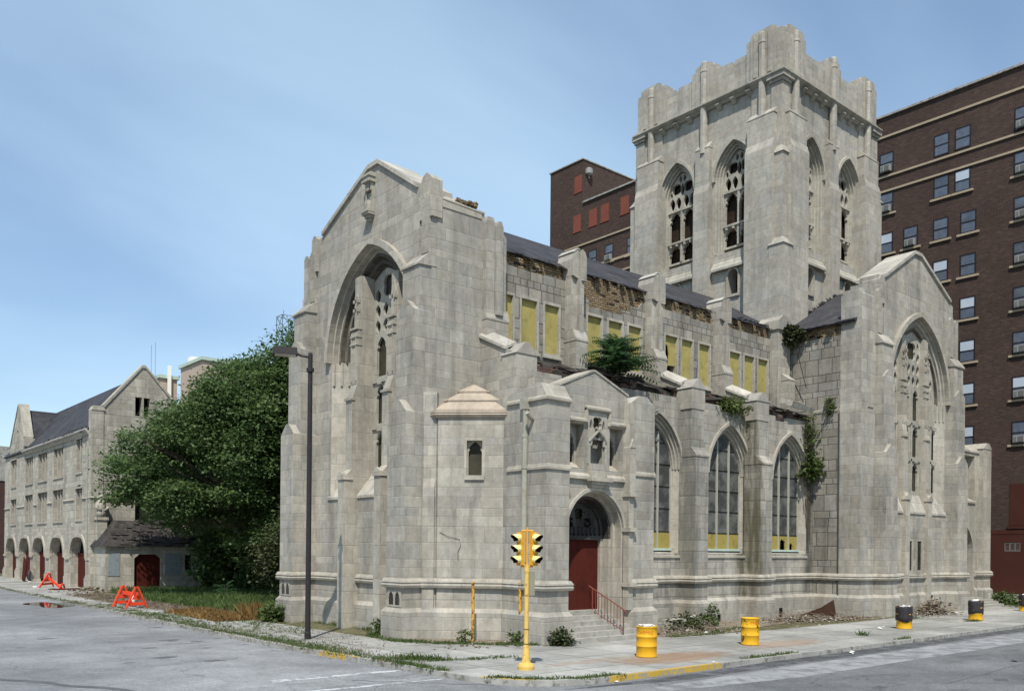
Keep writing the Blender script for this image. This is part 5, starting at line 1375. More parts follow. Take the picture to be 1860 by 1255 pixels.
# ------------------------------------------------------------------ far buildings and masts
fb = thing('far_building', 'brown brick building with pale top at far left end of the street', 'building', (17, 104, 0))
b = MB(); b.box(0, 12, 0, 14, -.2, 9.6); b.build('far_wall', M['brick_far'], fb)
b = MB(); b.box(-.1, 12.1, -.1, 14.1, 9.6, 13.2); b.build('far_parapet', M['kerb'], fb)
b = MB()
for z in (3.2, 5.2, 8.0): b.box(-.15, 0.0, .0, 14, z, z + .3)
b.build('far_band', M['pale_sill'], fb)
def block(name, label, x, y, w, d, z0, h, mat, extra=None, cat='building'):
    t = thing(name, label, cat, (x, y, 0))
    b = MB(); b.box(0, w, 0, d, -.2, h); b.build('far_wall', mat, t)
    b = MB(); b.box(-.3, w + .3, -.3, d + .3, h, h + .5); b.build('far_cornice', M['green_sill'], t)
    if extra:
        b = MB(); extra(b); b.build('roof_hut', M['white_wall'], t)
    return t
block('far_apartment', 'distant pale brick block with a green cornice showing above the tree', 49.4, 129, 20, 9, 0, 30.6, M['pale_wall'], lambda b: (b.box(.5, 2.2, 6, 7.4, 31.1, 32.2)))
block('far_flats', 'distant pale block with a white stair tower right of the hall gable', 46.6, 139, 2.6, 12, 0, 29.0, M['pale_wall'], lambda b: b.box(1.0, 1.5, -.6, -.31, 24, 31.0))
def lattice(mb, c, w, z0, z1, n, r):
    cs = [(c[0] + a * w / 2, c[1] + b_ * w / 2) for a, b_ in ((-1, -1), (1, -1), (1, 1), (-1, 1))]
    for x, y in cs: mb.tube([(x, y, z0), (x, y, z1)], r, 4)
    for i in range(n + 1):
        z = z0 + (z1 - z0) * i / n
        for k in range(4):
            a, b_ = cs[k], cs[(k + 1) % 4]
            mb.tube([(*a, z), (*b_, z)], r * .8, 4)
            if i < n:
                z2 = z0 + (z1 - z0) * (i + 1) / n
                mb.tube([(*a, z), (*b_, z2)], r * .6, 4); mb.tube([(*b_, z), (*a, z2)], r * .6, 4)
b = MB(); lattice(b, (80, 165), 2.6, 30, 49.5, 6, .09); b.tube([(79.2, 164.2, 49), (79.2, 164.2, 50.6)], .06, 4)
tag(b.build('lattice_tower', M['steel_grey']), 'dark square steel lattice tower above the big tree', 'tower')
b = MB(); b.tube([(84.3, 166, 20), (84.3, 166, 54.0)], .10, 5); tag(b.build('radio_mast', M['mast_red']), 'thin reddish mast right of the lattice tower', 'mast')
b = MB(); b.tube([(46.0, 139.5, 20), (46.0, 139.5, 34.5)], .03, 4); b.tube([(45.4, 139.5, 20), (45.4, 139.5, 34.0)], .03, 4); tag(b.build('roof_aerial', M['steel_grey']), 'pair of thin aerials on a distant roof right of the hall gable', 'aerial')
# ------------------------------------------------------------------ vegetation
def leafset(n_clusters, sampler, per, spread, size, rng, flat=.55, asp=.42, up=.5):
    vs = []; fs = []
    for _ in range(n_clusters):
        c, out = sampler(rng)
        ax = Vector((rng.gauss(0, 1), rng.gauss(0, 1), rng.gauss(0, .35))) + out * .8
        ax = ax.normalized()
        for k in range(per):
            p = c + Vector((rng.gauss(0, spread), rng.gauss(0, spread), rng.gauss(0, spread * flat)))
            s = size * rng.uniform(.6, 1.3)
            d = (ax + Vector((rng.gauss(0, .8), rng.gauss(0, .8), rng.gauss(-.25, .35)))).normalized()
            n = Vector((rng.gauss(0, .5), rng.gauss(0, .5), up + rng.random())) + out * .35
            w = d.cross(n)
            if w.length < 1e-3: continue
            w = w.normalized() * s * asp
            d = d * s
            i = len(vs)
            vs += [p, p + d * .5 + w, p + d, p + d * .5 - w]
            fs.append((i, i + 1, i + 2, i + 3))
    return vs, fs
from mathutils import noise as mnoise
def ell_sampler(lobes, shell=.62, gap=None):
    tot = [l[3] * l[4] + l[4] * l[5] + l[3] * l[5] for l in lobes]; S = sum(tot)
    def f(rng):
        while True:
            p, v = g_(rng)
            if gap is None or mnoise.noise(p * gap[0]) + .5 * mnoise.noise(p * gap[0] * 2.7) > gap[1]: return p, v
    def g_(rng):
        r = rng.random() * S
        for l, t in zip(lobes, tot):
            r -= t
            if r <= 0: break
        v = Vector((rng.gauss(0, 1), rng.gauss(0, 1), rng.gauss(0, 1))).normalized()
        k = shell + (1.05 - shell) * rng.random() ** .6
        return Vector((l[0] + v.x * l[3] * k, l[1] + v.y * l[4] * k, l[2] + v.z * l[5] * k)), v
    return f
def leafobj(name, vs, fs, mat, parent=None, org=None):
    b = MB(); b.v = [tuple(v) for v in vs]; b.f = fs; b.m = [0] * len(fs)
    if org is not None: b.v = [(v[0] - org[0], v[1] - org[1], v[2] - org[2]) for v in b.v]
    return b.build(name, mat, parent, recalc=False)

def branch_out(b, base, tip, r0, r1, rng, n=7, wob=.25):
    base, tip = Vector(base), Vector(tip); pts = []
    for i in range(n):
        t = i / (n - 1); p = base.lerp(tip, t)
        if 0 < i < n - 1: p += Vector((rng.gauss(0, wob), rng.gauss(0, wob), rng.gauss(0, wob * .5)))
        pts.append(p)
    b.tube(pts, r0, 7, r1); return pts
# the big spreading tree between hall and church
rng = random.Random(42)
TX, TY = 24.5, 49.0
tree = thing('spreading_tree', 'big dense dark green spreading tree filling the lot between hall and church', 'tree', (TX, TY, 0))
lobes = [(25.5, 48, 12.8, 4.4, 4.4, 3.3), (29.0, 46.5, 14.0, 4.2, 4.2, 3.2), (22.3, 48.5, 11.2, 3.4, 3.4, 2.7), (19.0, 50.0, 9.4, 2.8, 2.8, 2.0), (16.0, 51.5, 7.0, 1.7, 2.0, 1.5),
         (20.8, 47.5, 8.2, 2.6, 2.6, 1.6), (24.6, 45.0, 9.0, 3.0, 2.6, 1.9), (27.6, 44.0, 9.6, 3.0, 2.6, 2.1), (17.6, 49.4, 5.6, 1.5, 1.6, 1.1), (32.5, 46, 13.5, 3.8, 4, 3.2), (23.2, 52.5, 12.2, 3.4, 3.3, 2.5), (21.4, 46.4, 9.8, 2.0, 1.8, 1.3),
         (25.2, 44.2, 11.4, 2.0, 1.7, 1.3), (19.9, 48.6, 10.6, 1.8, 1.6, 1.2), (22.6, 45.6, 7.2, 1.6, 1.4, .9), (17.2, 50.0, 8.2, 1.4, 1.4, .9), (28.4, 43.6, 12.6, 2.2, 2.0, 1.6), (20.4, 47.0, 6.0, 1.5, 1.4, .8), (18.9, 50.5, 4.4, 1.3, 1.2, .8), (18.3, 52.0, 7.0, 1.8, 1.8, 1.4), (20.6, 51, 5.4, 1.6, 1.6, 1.0), (22.8, 48.5, 5.6, 2.2, 1.8, 1.0), (25.5, 46, 6.4, 2.4, 1.8, 1.2),
         (19.9, 57, 5.6, 1.4, 1.4, .9), (21.5, 57, 5.3, 1.7, 1.4, .9), (19.8, 58.8, 4.5, 1.2, 1, .6), (22.6, 46.8, 4.0, 1.7, 1.4, 1.0), (25.4, 45.4, 4.6, 2.2, 1.5, 1.2), (20.6, 48.4, 3.8, 1.2, 1.1, .8), (26, 49, 15.2, 2.2, 2, 1.2), (15.2, 51.8, 6.0, .9, 1, .7), (16.2, 51, 8.9, .9, .9, .6), (19.2, 49, 11.9, .9, .9, .6), (22.2, 47.4, 13.6, 1.0, 1, .7), (24.0, 47, 15.4, 1.1, 1, .7), (28.2, 45, 16.6, 1.1, 1, .7), (20.4, 46.2, 8.9, 1.0, .9, .6), (16.4, 50.6, 5.0, .8, .8, .5), (23.0, 44.9, 9.9, 1.0, .8, .7), (17.6, 56.6, 8.8, 1.7, 1.8, 1.3), (19.6, 57.2, 8.0, 2.0, 1.8, 1.6), (22.0, 57, 8.4, 2.4, 2, 2.0), (20.6, 58.6, 6.0, 1.5, 1.3, .9), (23.4, 55, 10.6, 2.6, 2.4, 2.2), (20.2, 55, 10.2, 2.0, 2, 1.5), (24.2, 46.4, 13.9, 1.9, 1.8, 1.2), (21.6, 49.5, 12.9, 1.6, 1.6, 1.0), (27.2, 45.0, 15.0, 1.9, 1.8, 1.2), (30.6, 45.5, 16.0, 2.2, 2, 1.3)]
vs, fs = leafset(16500, ell_sampler(lobes, .5, (.42, -.16)), 14, .36, .215, rng, flat=.26, asp=.30)
leafobj('crown', vs, fs, M['leaf'], tree, (TX, TY, 0))
b = MB()
o_ = Vector((TX, TY, 0))
branch_out(b, (0, 0, -.2), (.3, -.3, 5.0), .5, .34, rng, 6, .12)
for l in lobes: branch_out(b, Vector((.3, -.3, 4.2 + rng.uniform(-.6, .8))), Vector(l[:3]) - o_, .22, .05, rng)
for i in range(30):
    l = rng.choice(lobes); c = Vector(l[:3]) - o_
    branch_out(b, c, c + Vector((rng.gauss(0, l[3] * .6), rng.gauss(0, l[4] * .6), rng.gauss(0, l[5] * .5))), .06, .015, rng, 5, .15)
b.build('trunk', M['bark'], tree)
# second tree behind closing the background, leaning trunk
rng = random.Random(5)
B2 = Vector((25.2, 63.6, 0))
t2 = thing('shade_tree', 'shaded tree with leaning grey trunk right of the low annex roof', 'tree', tuple(B2))
lob2 = [(25.6, 65.2, 3.2, 2.0, 1.8, 3.0), (28.2, 64.5, 3.4, 2.6, 2.0, 3.4), (31.5, 64, 4.5, 3, 2.4, 4.4), (26.2, 65.6, 8.2, 2.6, 2.4, 2.6), (29.6, 64.8, 8.6, 3.2, 2.8, 3.2), (34, 63, 9, 4, 4, 5), (25.0, 66.2, 11.0, 2.4, 2.4, 2.2), (28.6, 66, 12.2, 3.4, 3, 2.8), (24.6, 64.6, 5.6, 1.3, 1.2, 1.3), (30, 61, 1.6, 3.0, 1.5, 1.6), (23.8, 58.6, 2.0, 1.7, 1.3, 2.1), (25.8, 56.6, 1.8, 2.0, 1.5, 2.0), (24.6, 60.5, 5.0, 1.8, 1.4, 1.8)]
vs, fs = leafset(8000, ell_sampler(lob2, .5, (.4, -.2)), 11, .4, .34, rng, asp=.36)
leafobj('crown', vs, fs, M['leaf'], t2, tuple(B2))
b = MB(); branch_out(b, (.9, -1.6, -.2), (-1.0, -1.4, 4.3), .15, .10, rng, 7, .06)
for l in lob2[:7]: branch_out(b, (-.4, -1.2, 3.2), Vector(l[:3]) - B2, .14, .04, rng)
b.build('trunk', M['bark'], t2)
# olive bush beside the church
rng = random.Random(9)
t3 = thing('tall_bush', 'tall drooping olive green bush against the dark beside the church corner', 'bush', (21.5, 41.5, 0))
lob3 = [(22.3, 42, 3.4, 2.2, 1.9, 2.3), (23.2, 41.0, 5.0, 1.7, 1.6, 1.9), (20.6, 42.6, 2.4, 1.4, 1.3, 1.8), (24.6, 41.2, 3.2, 1.7, 1.6, 2.8), (21.6, 42.0, 5.2, 1.0, 1.0, 1.1)]
vs, fs = leafset(3000, ell_sampler(lob3, .5), 9, .28, .17, rng, asp=.36)
leafobj('leaves', vs, fs, M['leaf_olive'], t3, (21.5, 41.5, 0))
b = MB()
for i in range(9): branch_out(b, (rng.uniform(-.4, 2.2), rng.uniform(-.4, .4), -.1), Vector(rng.choice(lob3)[:3]) - Vector((21.5, 41.5, 0)) + Vector((0, 0, 1)), .06, .015, rng)
b.build('stems', M['bark'], t3)

def fern_plant(name, label, cat, base, h, nf, flen, mat, rng, group=None, spread=1.0, stem=.03, bend=.5, pairs=9, lw=.13, trunks=1):
    t = thing(name, label, cat, base, group)
    st = MB(); vs = []; fs = []
    for tr in range(trunks):
        lean = Vector((rng.gauss(0, .18), rng.gauss(0, .18), 0)) * (1 if trunks > 1 else .4)
        top = Vector((0, 0, h)) + lean * h
        st.tube([(0, 0, -.05), lean * h * .4 + Vector((0, 0, h * .5)), top], stem, 6, stem * .5)
        for i in range(nf // trunks):
            f0 = rng.uniform(.35, 1.0) if h > .5 else rng.uniform(.5, 1)
            p0 = Vector((0, 0, 0)).lerp(top, f0)
            a = rng.uniform(0, 2 * PI); L = flen * rng.uniform(.6, 1.1) * (1.15 - .35 * f0)
            d = Vector((math.cos(a) * spread, math.sin(a) * spread, rng.uniform(.15, .9) * (.6 + f0)))
            d.normalize(); pts = []
            for k in range(pairs + 1):
                s = k / pairs
                pts.append(p0 + d * L * s + Vector((0, 0, -bend * L * s * s)))
            for k in range(1, pairs + 1):
                tg = (pts[k] - pts[k - 1]).normalized(); sd = tg.cross(Vector((0, 0, 1)))
                if sd.length < .05: sd = Vector((1, 0, 0))
                sd.normalize(); l = lw * L / flen * (1.25 - .75 * abs(k / pairs - .45))
                for sg in (-1, 1):
                    e = pts[k] + sd * sg * l + tg * l * .35 + Vector((0, 0, -l * .25 + rng.gauss(0, .015)))
                    wv = tg * l * .17
                    i0 = len(vs); m_ = pts[k].lerp(e, .45)
                    vs += [pts[k], m_ + wv, e, m_ - wv]; fs.append((i0, i0 + 1, i0 + 2, i0 + 3))
    st.build('stem', M['bark'], t)
    leafobj('leaves', vs, fs, mat, t)
    return t
rng = random.Random(17)
fern_plant('sapling', 'feathery green sapling growing from the broken aisle roof above the porch gable', 'sapling', (25.4, 23.4, 9.3), 1.6, 150, 1.65, M['leaf_sapling'], rng, None, 1.0, .05, .35, 12, .27, trunks=3)
fern_plant('sapling', 'small feathery sapling in the grass of the lot before the dark trees', 'sapling', (19.2, 46.6, .0), .9, 16, .95, M['leaf_sapling'], rng, None, 1, .025, .4, 9, .17)

def bushy(name, label, cat, base, rad, n, size, mat, rng, group=None, per=6, stems=6):
    t = thing(name, label, cat, base, group)
    vs, fs = leafset(n, ell_sampler([(0, 0, rad[2] * .8, rad[0], rad[1], rad[2])], .25), per, .05 + .12 * rad[0], size, rng, asp=.3)
    leafobj('leaves', vs, fs, mat, t)
    b = MB()
    for i in range(stems):
        b.tube([(rng.gauss(0, .04), rng.gauss(0, .04), -.03), (rng.gauss(0, rad[0] * .4), rng.gauss(0, rad[1] * .4), rad[2] * rng.uniform(.6, 1.4))], .008 + .01 * rad[0], 4, .004)
    b.build('stems', M['bark'], t)
    return t
def blades(b, base, n, h, rad, rng, lean=.5, w=.012):
    for i in range(n):
        a = rng.uniform(0, 2 * PI); r = rad * math.sqrt(rng.random())
        p = Vector((base[0] + r * math.cos(a), base[1] + r * math.sin(a), base[2]))
        hh = h * rng.uniform(.4, 1.1); d = Vector((rng.gauss(0, lean), rng.gauss(0, lean), 1)).normalized()
        s = Vector((rng.gauss(0, 1), rng.gauss(0, 1), 0)).normalized() * w * rng.uniform(.6, 1.4)
        mid = p + d * hh * .6; tip = p + d * hh + Vector((d.x, d.y, -.3)) * hh * .25
        i0 = len(b.v); b.v += [tuple(p - s), tuple(p + s), tuple(mid + s * .7), tuple(tip), tuple(mid - s * .7)]
        b.f.append((i0, i0 + 1, i0 + 2, i0 + 3, i0 + 4)); b.m.append(0)
rng = random.Random(23)
bushy('shrub', 'grey green shrub at the far left buttress of the church front', 'shrub', (15.75, 33.2, 0), (.5, .5, .42), 110, .2, M['weed'], rng)
bushy('shrub', 'weedy tuft with a red dry side between the front piers and the right buttress', 'shrub', (16.55, 26.2, 0), (.35, .4, .3), 70, .15, M['weed'], rng)
bushy('shrub', 'dark green shrub at the foot of the porch beside the entrance steps', 'shrub', (19.1, 20.0, 0), (.36, .3, .28), 90, .14, M['leaf_olive'], rng)
bushy('shrub', 'grey leaved weed at the foot of the yellow post nearest the signal', 'shrub', (18.45, 21.45, 0), (.2, .2, .2), 26, .12, M['weed'], rng)
bushy('shrub', 'pale weed at the foot of the yellow post left of the signal', 'shrub', (17.15, 22.5, 0), (.2, .2, .26), 24, .12, M['weed'], rng)
bushy('shrub', 'low green shrub in the rubble right of the porch', 'shrub', (26.6, 21.0, 0), (.75, .5, .32), 130, .15, M['leaf_olive'], rng)
bushy('shrub', 'dried pale stalk wrapped in leaves against the aisle plinth', 'shrub', (29.0, 21.6, 0), (.25, .25, .45), 60, .15, M['weed'], rng)
bushy('shrub', 'brown dried shrub on the debris before the transept front', 'shrub', (44.2, 19.6, 0), (.75, .5, .38), 90, .2, M['dead_brush'], rng)
bushy('shrub', 'green weeds beside the steps of the small side porch', 'shrub', (56.4, 20.8, 0), (.9, .6, .4), 110, .2, M['weed'], rng)
bushy('shrub', 'dark grassy tuft hanging over the transept eave by the tower', 'shrub', (38.55, 24.2, 13.35), (.42, .7, .42), 160, .24, M['leaf_olive'], rng)
bushy('shrub', 'small green sprig growing on the porch roof behind its left pier', 'shrub', (20.0, 22.4, 8.1), (.22, .22, .2), 24, .12, M['weed'], rng)
bushy('vine', 'leafy vine hanging down the wall right of the last aisle window', 'vine', (38.35, 22.8, 6.55), (.7, .3, .62), 120, .22, M['leaf_vine'], rng)
vn = MB()
for i in range(9):
    x = 38.3 + rng.uniform(-.3, .25)
    vn.tube([(x + rng.gauss(0, .1), 22.92, 9.4), (x + rng.gauss(0, .12), 22.9, 8.0), (x + rng.gauss(0, .12), 22.9, 6.5), (x + rng.gauss(0, .1), 22.93, rng.uniform(3, 5.6))], .014, 4)
vs, fs = leafset(60, lambda r: (Vector((38.2 + r.gauss(0, .2), 22.8, r.uniform(7.4, 9.6))), Vector((0, -1, 0))), 5, .14, .18, rng, asp=.32)
vo_ = leafobj('creeper', vs, fs, M['leaf_vine']); tag(vo_, 'thin creeper trailing from the eave above the last aisle window corner', 'creeper')
s_ = vn.build('creeper_stems', M['bark'], vo_)
bushy('creeper', 'ivy growing over the broken eave between the last two aisle windows', 'creeper', (32.2, 23.0, 9.05), (.95, .25, .35), 120, .17, M['leaf_vine'], rng)
bushy('creeper', 'small leafy creeper on the transept wall ledge by the downpipe', 'creeper', (38.72, 22.1, 9.6), (.2, .25, .45), 40, .15, M['leaf_vine'], rng)

# grass that nobody could count
rng = random.Random(31)
gb = MB()
def along(path, n, wid, h, rng, b, dens=9):
    for i in range(n):
        k = rng.randrange(len(path) - 1); t = rng.random(); a, c = path[k], path[k + 1]
        x = a[0] + (c[0] - a[0]) * t + rng.gauss(0, wid); y = a[1] + (c[1] - a[1]) * t + rng.gauss(0, wid)
        hh = h * rng.uniform(.4, 1.3) 
        blades(b, (x, y, -.01), dens, hh, .10 + hh * .3, rng, .55, .011)
along([(12.45, 70), (12.42, 52), (12.4, 38), (12.4, 30), (12.5, 25), (12.65, 20.5), (12.8, 17.5)], 620, .10, .13, rng, gb)
along([(13.2, 48), (13.0, 40), (12.9, 34), (12.8, 27), (12.9, 21.5)], 420, .28, .13, rng, gb)
along([(13.2, 40), (15.0, 34), (14.4, 28)], 200, .7, .13, rng, gb)
along([(13.3, 19.4), (14.8, 18.9), (16, 18.7)], 70, .08, .10, rng, gb)
along([(12.9, 20.4), (14.0, 19.3)], 80, .12, .20, rng, gb)
along([(12.95, 16.0), (13.5, 15.2), (14.6, 14.6), (15.8, 14.45)], 150, .06, .11, rng, gb)
along([(15.5, 24.4), (16.2, 22.9), (17.4, 21.6), (19.0, 20.2)], 300, .14, .13, rng, gb)
along([(15.6, 24.2), (15.9, 26.2), (16.6, 26.3)], 60, .1, .16, rng, gb)
along([(16.6, 26.6), (17.0, 28.5), (16.9, 31.8)], 50, .08, .2, rng, gb)
along([(24.2, 19.9), (26.5, 19.6), (29.5, 20.6)], 110, .16, .14, rng, gb)
along([(21.0, 14.5), (23.5, 14.5)], 50, .06, .11, rng, gb)
along([(30, 14.55), (31.0, 14.6)], 14, .05, .12, rng, gb)
along([(39.2, 18.6), (41, 18.9)], 30, .1, .12, rng, gb)
along([(41.0, 16.6), (41.6, 16.4)], 30, .12, .14, rng, gb)
along([(30.5, 16.0), (30.6, 16.0)], 10, .06, .3, rng, gb)
along([(46.2, 15.4), (46.6, 15.3)], 16, .1, .16, rng, gb)
along([(54.0, 19.4), (58, 19.8), (61, 19.0)], 90, .4, .16, rng, gb)
gr = gb.build('kerb_grass', M['weed'], recalc=False); struct(gr, 'stuff'); gr['label'] = 'grass and weeds in the kerb line, pavement cracks and wall foot'
lb = MB()
for i in range(2600):
    y = rng.uniform(36.5, 59.8); x0 = 15.7 + max(0, (y - 48)) * .10 + max(0, (44 - y)) * .10
    x = x0 + abs(rng.gauss(0, 4.5)) + .2
    if x > 31: continue
    blades(lb, (x, y, -.02), 8, rng.uniform(.25, .6), .24, rng, .4, .028)
o = lb.build('lot_grass', M['lot_grass'], recalc=False); struct(o, 'stuff'); o['label'] = 'tall green grass filling the vacant lot'
db = MB()
for i in range(1500):
    y = rng.uniform(34.5, 58); x = 13.8 + 1.9 * rng.random() + abs(rng.gauss(0, .3))
    if y < 41: x += .2
    blades(db, (x, y, -.02), 7, rng.uniform(.1, .34), .3, rng, 1.3, .016)
along([(12.6, 52), (12.5, 38), (12.6, 26), (12.8, 19)], 420, .3, .1, rng, db, 6)
along([(13.2, 33), (14.6, 27), (13.6, 22)], 260, .6, .08, rng, db, 5)
o = db.build('dead_brush', M['dead_brush'], recalc=False); struct(o, 'stuff'); o['label'] = 'dry grey brown brush lying between pavement and lot grass'
rb = MB()
for i in range(620):
    y = rng.uniform(34.3, 40.2); x = 13.9 + 1.7 * rng.random()
    blades(rb, (x, y, -.02), 9, rng.uniform(.15, .42), .22, rng, .8, .03)
for i in range(40): blades(rb, (15.6 + rng.gauss(0, .3), 34.9 + rng.gauss(0, .4), 0), 6, .9, .1, rng, .25, .02)
o = rb.build('rust_weeds', M['dry_weed'], recalc=False); struct(o, 'stuff'); o['label'] = 'rust coloured dried weeds beside the church front'

# ------------------------------------------------------------------ rubble and litter
rng = random.Random(3)
rub = MB()
def heap(b, cx_, cy_, rx, ry, n, s, hz=.12):
    for i in range(n):
        x, y = cx_ + rng.gauss(0, rx), cy_ + rng.gauss(0, ry)
        if 16.8 < x < 19.6 and x + y > 40.9: continue
        q = math.exp(-((x - cx_) / (rx * 1.6)) ** 2 - ((y - cy_) / (ry * 1.6)) ** 2)
        slab(b, (x, y, q * hz * rng.random()), s * rng.uniform(.4, 1.4), s * rng.uniform(.3, 1), s * rng.uniform(.2, .5), rng.uniform(0, 3), rng.uniform(-.6, .6), rng.uniform(-.6, .6))
heap(rub, 26.2, 20.6, 1.2, .5, 260, .045, .14); heap(rub, 35.0, 21.3, 1.7, .6, 420, .05, .22); heap(rub, 37.4, 20.4, 1.2, .35, 200, .045, .14); heap(rub, 43.6, 19.5, 1.2, .4, 160, .05, .16); heap(rub, 17.6, 21.6, 1.3, .5, 60, .045, .05); heap(rub, 16.6, 61, .9, 1.2, 60, .1, .3)
o = rub.build('rubble', M['rubble'], recalc=False); struct(o, 'stuff'); o['label'] = 'broken stone and brick rubble along the foot of the church walls'
sk = MB()
for (cx_, cy_, rx, ry, n) in ((35.4, 21.3, 1.6, .6, 150), (26.4, 20.5, 1.2, .4, 80), (44.0, 19.5, .9, .35, 60), (17.3, 61.0, 1.2, 1.0, 90)):
    for i in range(n):
        x, y = cx_ + rng.gauss(0, rx), cy_ + rng.gauss(0, ry)
        a = rng.uniform(0, PI); L = rng.uniform(.15, .6)
        sk.tube([(x, y, rng.uniform(.02, .25)), (x + L * math.cos(a), y + L * math.sin(a), rng.uniform(.02, .35))], .010, 4)
o = sk.build('sticks', M['dead_brush'], recalc=False); struct(o, 'stuff'); o['label'] = 'broken laths and sticks scattered through the rubble'
b = MB(); slab(b, (0, 0, .17), .55, .22, .16, .25); b.box(-.9, -.6, -.18, .1, .0, .22); tag_o = b.build('stone_block', M['pale_rubble'])
tag_o.location = (27.2, 22.1, 0); tag(tag_o, 'pale squared stone block lying in the rubble by the first aisle buttress', 'stone')
b = MB(); slab(b, (0, 0, .16), .30, .2, .13, -.5, .3, -.45); o = b.build('stone_fragment', M['pale_rubble']); o.location = (28.2, 22.0, .02); tag(o, 'tilted broken stone fragment beside the squared block', 'stone')
b = MB(); b.add([(-1.25, 0, 0), (1.25, 0, 0), (1.3, 0, .72), (.3, 0, .40), (-1.25, 0, .10), (-1.25, .05, 0), (1.25, .05, 0), (1.3, .05, .72), (.3, .05, .40), (-1.25, .05, .10)],
    [(0, 1, 2, 3, 4), (9, 8, 7, 6, 5), (0, 5, 6, 1), (1, 6, 7, 2), (2, 7, 8, 3), (3, 8, 9, 4), (4, 9, 5, 0)])
o = b.build('rusty_sheet', M['rust_steel']); o.location = (36.4, 21.2, .12); o.rotation_euler = (math.radians(-14), 0, math.radians(-6)); tag(o, 'dark rusty triangular metal sheet leaning in the corner by the transept', 'metal sheet')
b = MB()
for x, w_ in ((34.9, .22), (35.8, .26), (29.9, .3), (31.1, .22)): b.pbox(FY(22.88), x, x + w_, .0, .42 if x > 33 else .3, -.05, .014)
o = cbuild(b, 'cellar_opening', M['dark'])
lits = [(22.9, 20.9, .16), (26.1, 19.7, .22), (27.3, 19.9, .12), (33.5, 16.9, .25), (25.8, 13.9, .22), (38.9, 19.4, .2), (34.4, 17.2, .12), (45.6, 19.0, .2), (19.4, 14.38, .14), (13.7, 60.5, .3), (14.4, 68, .3), (16.0, 77, .4), (15.4, 14.2, .12)]
names = ['white paper scrap on the entrance steps', 'white wrapper at the edge of the rubble right of the first drum', 'small white scrap on the pavement left of the second drum', 'crumpled white paper left of the nearer bagged drum', 'white litter in the gutter of the right street',
         'pale litter on the debris by the transept corner', 'tiny pale scrap left of the crumpled paper', 'white litter on the debris before the transept window', 'white scrap on the yellow kerb', 'white litter on the pavement near the fallen barricade', 'white litter before the nearest hall arch', 'white litter before the farther hall arches', 'white scrap at the kerb corner by the signal']
for (x, y, s), nm in zip(lits, names):
    b = MB()
    for k in range(3):
        n = 6; pts = [(s * rng.uniform(.3, .6) * math.cos(2 * PI * i / n), s * rng.uniform(.25, .5) * math.sin(2 * PI * i / n), rng.uniform(.0, s * .35)) for i in range(n)]
        b.add(pts + [(0, 0, s * rng.uniform(.1, .4))], [(i, (i + 1) % n, n) for i in range(n)])
    o = b.build('paper_litter', M['paper'], recalc=False); o.location = (x, y, .165 if 'steps' in nm else (-.12 if 'gutter' in nm or 'corner' in nm else .01)); tag(o, nm, 'litter', 'scraps of litter')
b = MB(); b.lathe((0, 0, 0), [(.12, 0), (.15, .05), (.15, .3), (.06, .42), (.05, .5)], 12); o = b.build('plastic_jug', M['paper'], smooth=True); o.location = (14.6, 47.4, 0); tag(o, 'white plastic jug standing left of the upright orange barricade', 'jug')

# ------------------------------------------------------------------ street furniture
lamp = thing('street_lamp', 'tall dark bronze street lamp with box head on a thin pole before the church front', 'street lamp', (13.61, 26.24, 0))
b = MB(); b.lathe((0, 0, -.05), [(.105, 0), (.105, .25), (.09, .3), (.086, 3), (.074, 9.2), (.074, 9.35), (.06, 9.42)], 12); b.build('pole', M['lamp_dark'], lamp)
b = MB(); b.tube([(0, 0, 9.22), tuple(Vector((-.9, .43, 0)).normalized() * .3 + Vector((0, 0, 9.26))), tuple(Vector((-.9, .43, 0)).normalized() * .46 + Vector((0, 0, 9.33)))], .04, 8); b.lathe((0, 0, 8.75), [(.125, 0), (.125, .12)], 10); b.build('arm', M['lamp_dark'], lamp)
d_ = Vector((-.9, .43, 0)).normalized(); p_ = Vector((-d_.y, d_.x, 0))
def hbox(b, c, l, w_, z0, z1, t=1.0):
    b.hexa([c + d_ * a + p_ * e + Vector((0, 0, z0)) for a, e in ((-l, -w_), (l, -w_), (l, w_), (-l, w_))] + [c + d_ * a * t + p_ * e * t + Vector((0, 0, z1)) for a, e in ((-l, -w_), (l, -w_), (l, w_), (-l, w_))])
b = MB(); hbox(b, d_ * .80, .40, .2, 9.26, 9.48, .93); o = b.build('lamp_head', M['lamp_dark'], lamp)
b = MB(); hbox(b, d_ * .80, .33, .15, 9.22, 9.26); b.build('lamp_lens', M['lamp_lens'], o)

sig = thing('traffic_signal', 'yellow pedestal traffic signal with two three lens heads at the kerb corner', 'traffic signal', (14.58, 16.51, 0))
b = MB(); b.lathe((0, 0, -.02), [(.21, 0), (.215, .10), (.19, .16), (.12, .19), (.105, .26), (.085, .5), (.068, .64)], 16); b.build('pedestal_base', M['signal_yellow'], sig)
b = MB(); b.tube([(0, 0, .6), (.0, .0, 2.60)], .057, 14); b.lathe((0, 0, 2.42), [(.065, 0), (.068, .05), (.058, .2)], 14); b.build('pole', M['signal_yellow'], sig)
b = MB(); b.tube([(0, 0, 2.58), (0, 0, 3.50)], .027, 10)
u_ = Vector((.761, -.649, 0))
for z in (2.58, 3.47): b.tube([tuple(-u_ * .15 + Vector((0, 0, z))), tuple(u_ * .15 + Vector((0, 0, z)))], .024, 8)
b.tube([(0, 0, 3.47), (0, 0, 3.56)], .02, 8); b.build('bracket', M['signal_body'], sig)
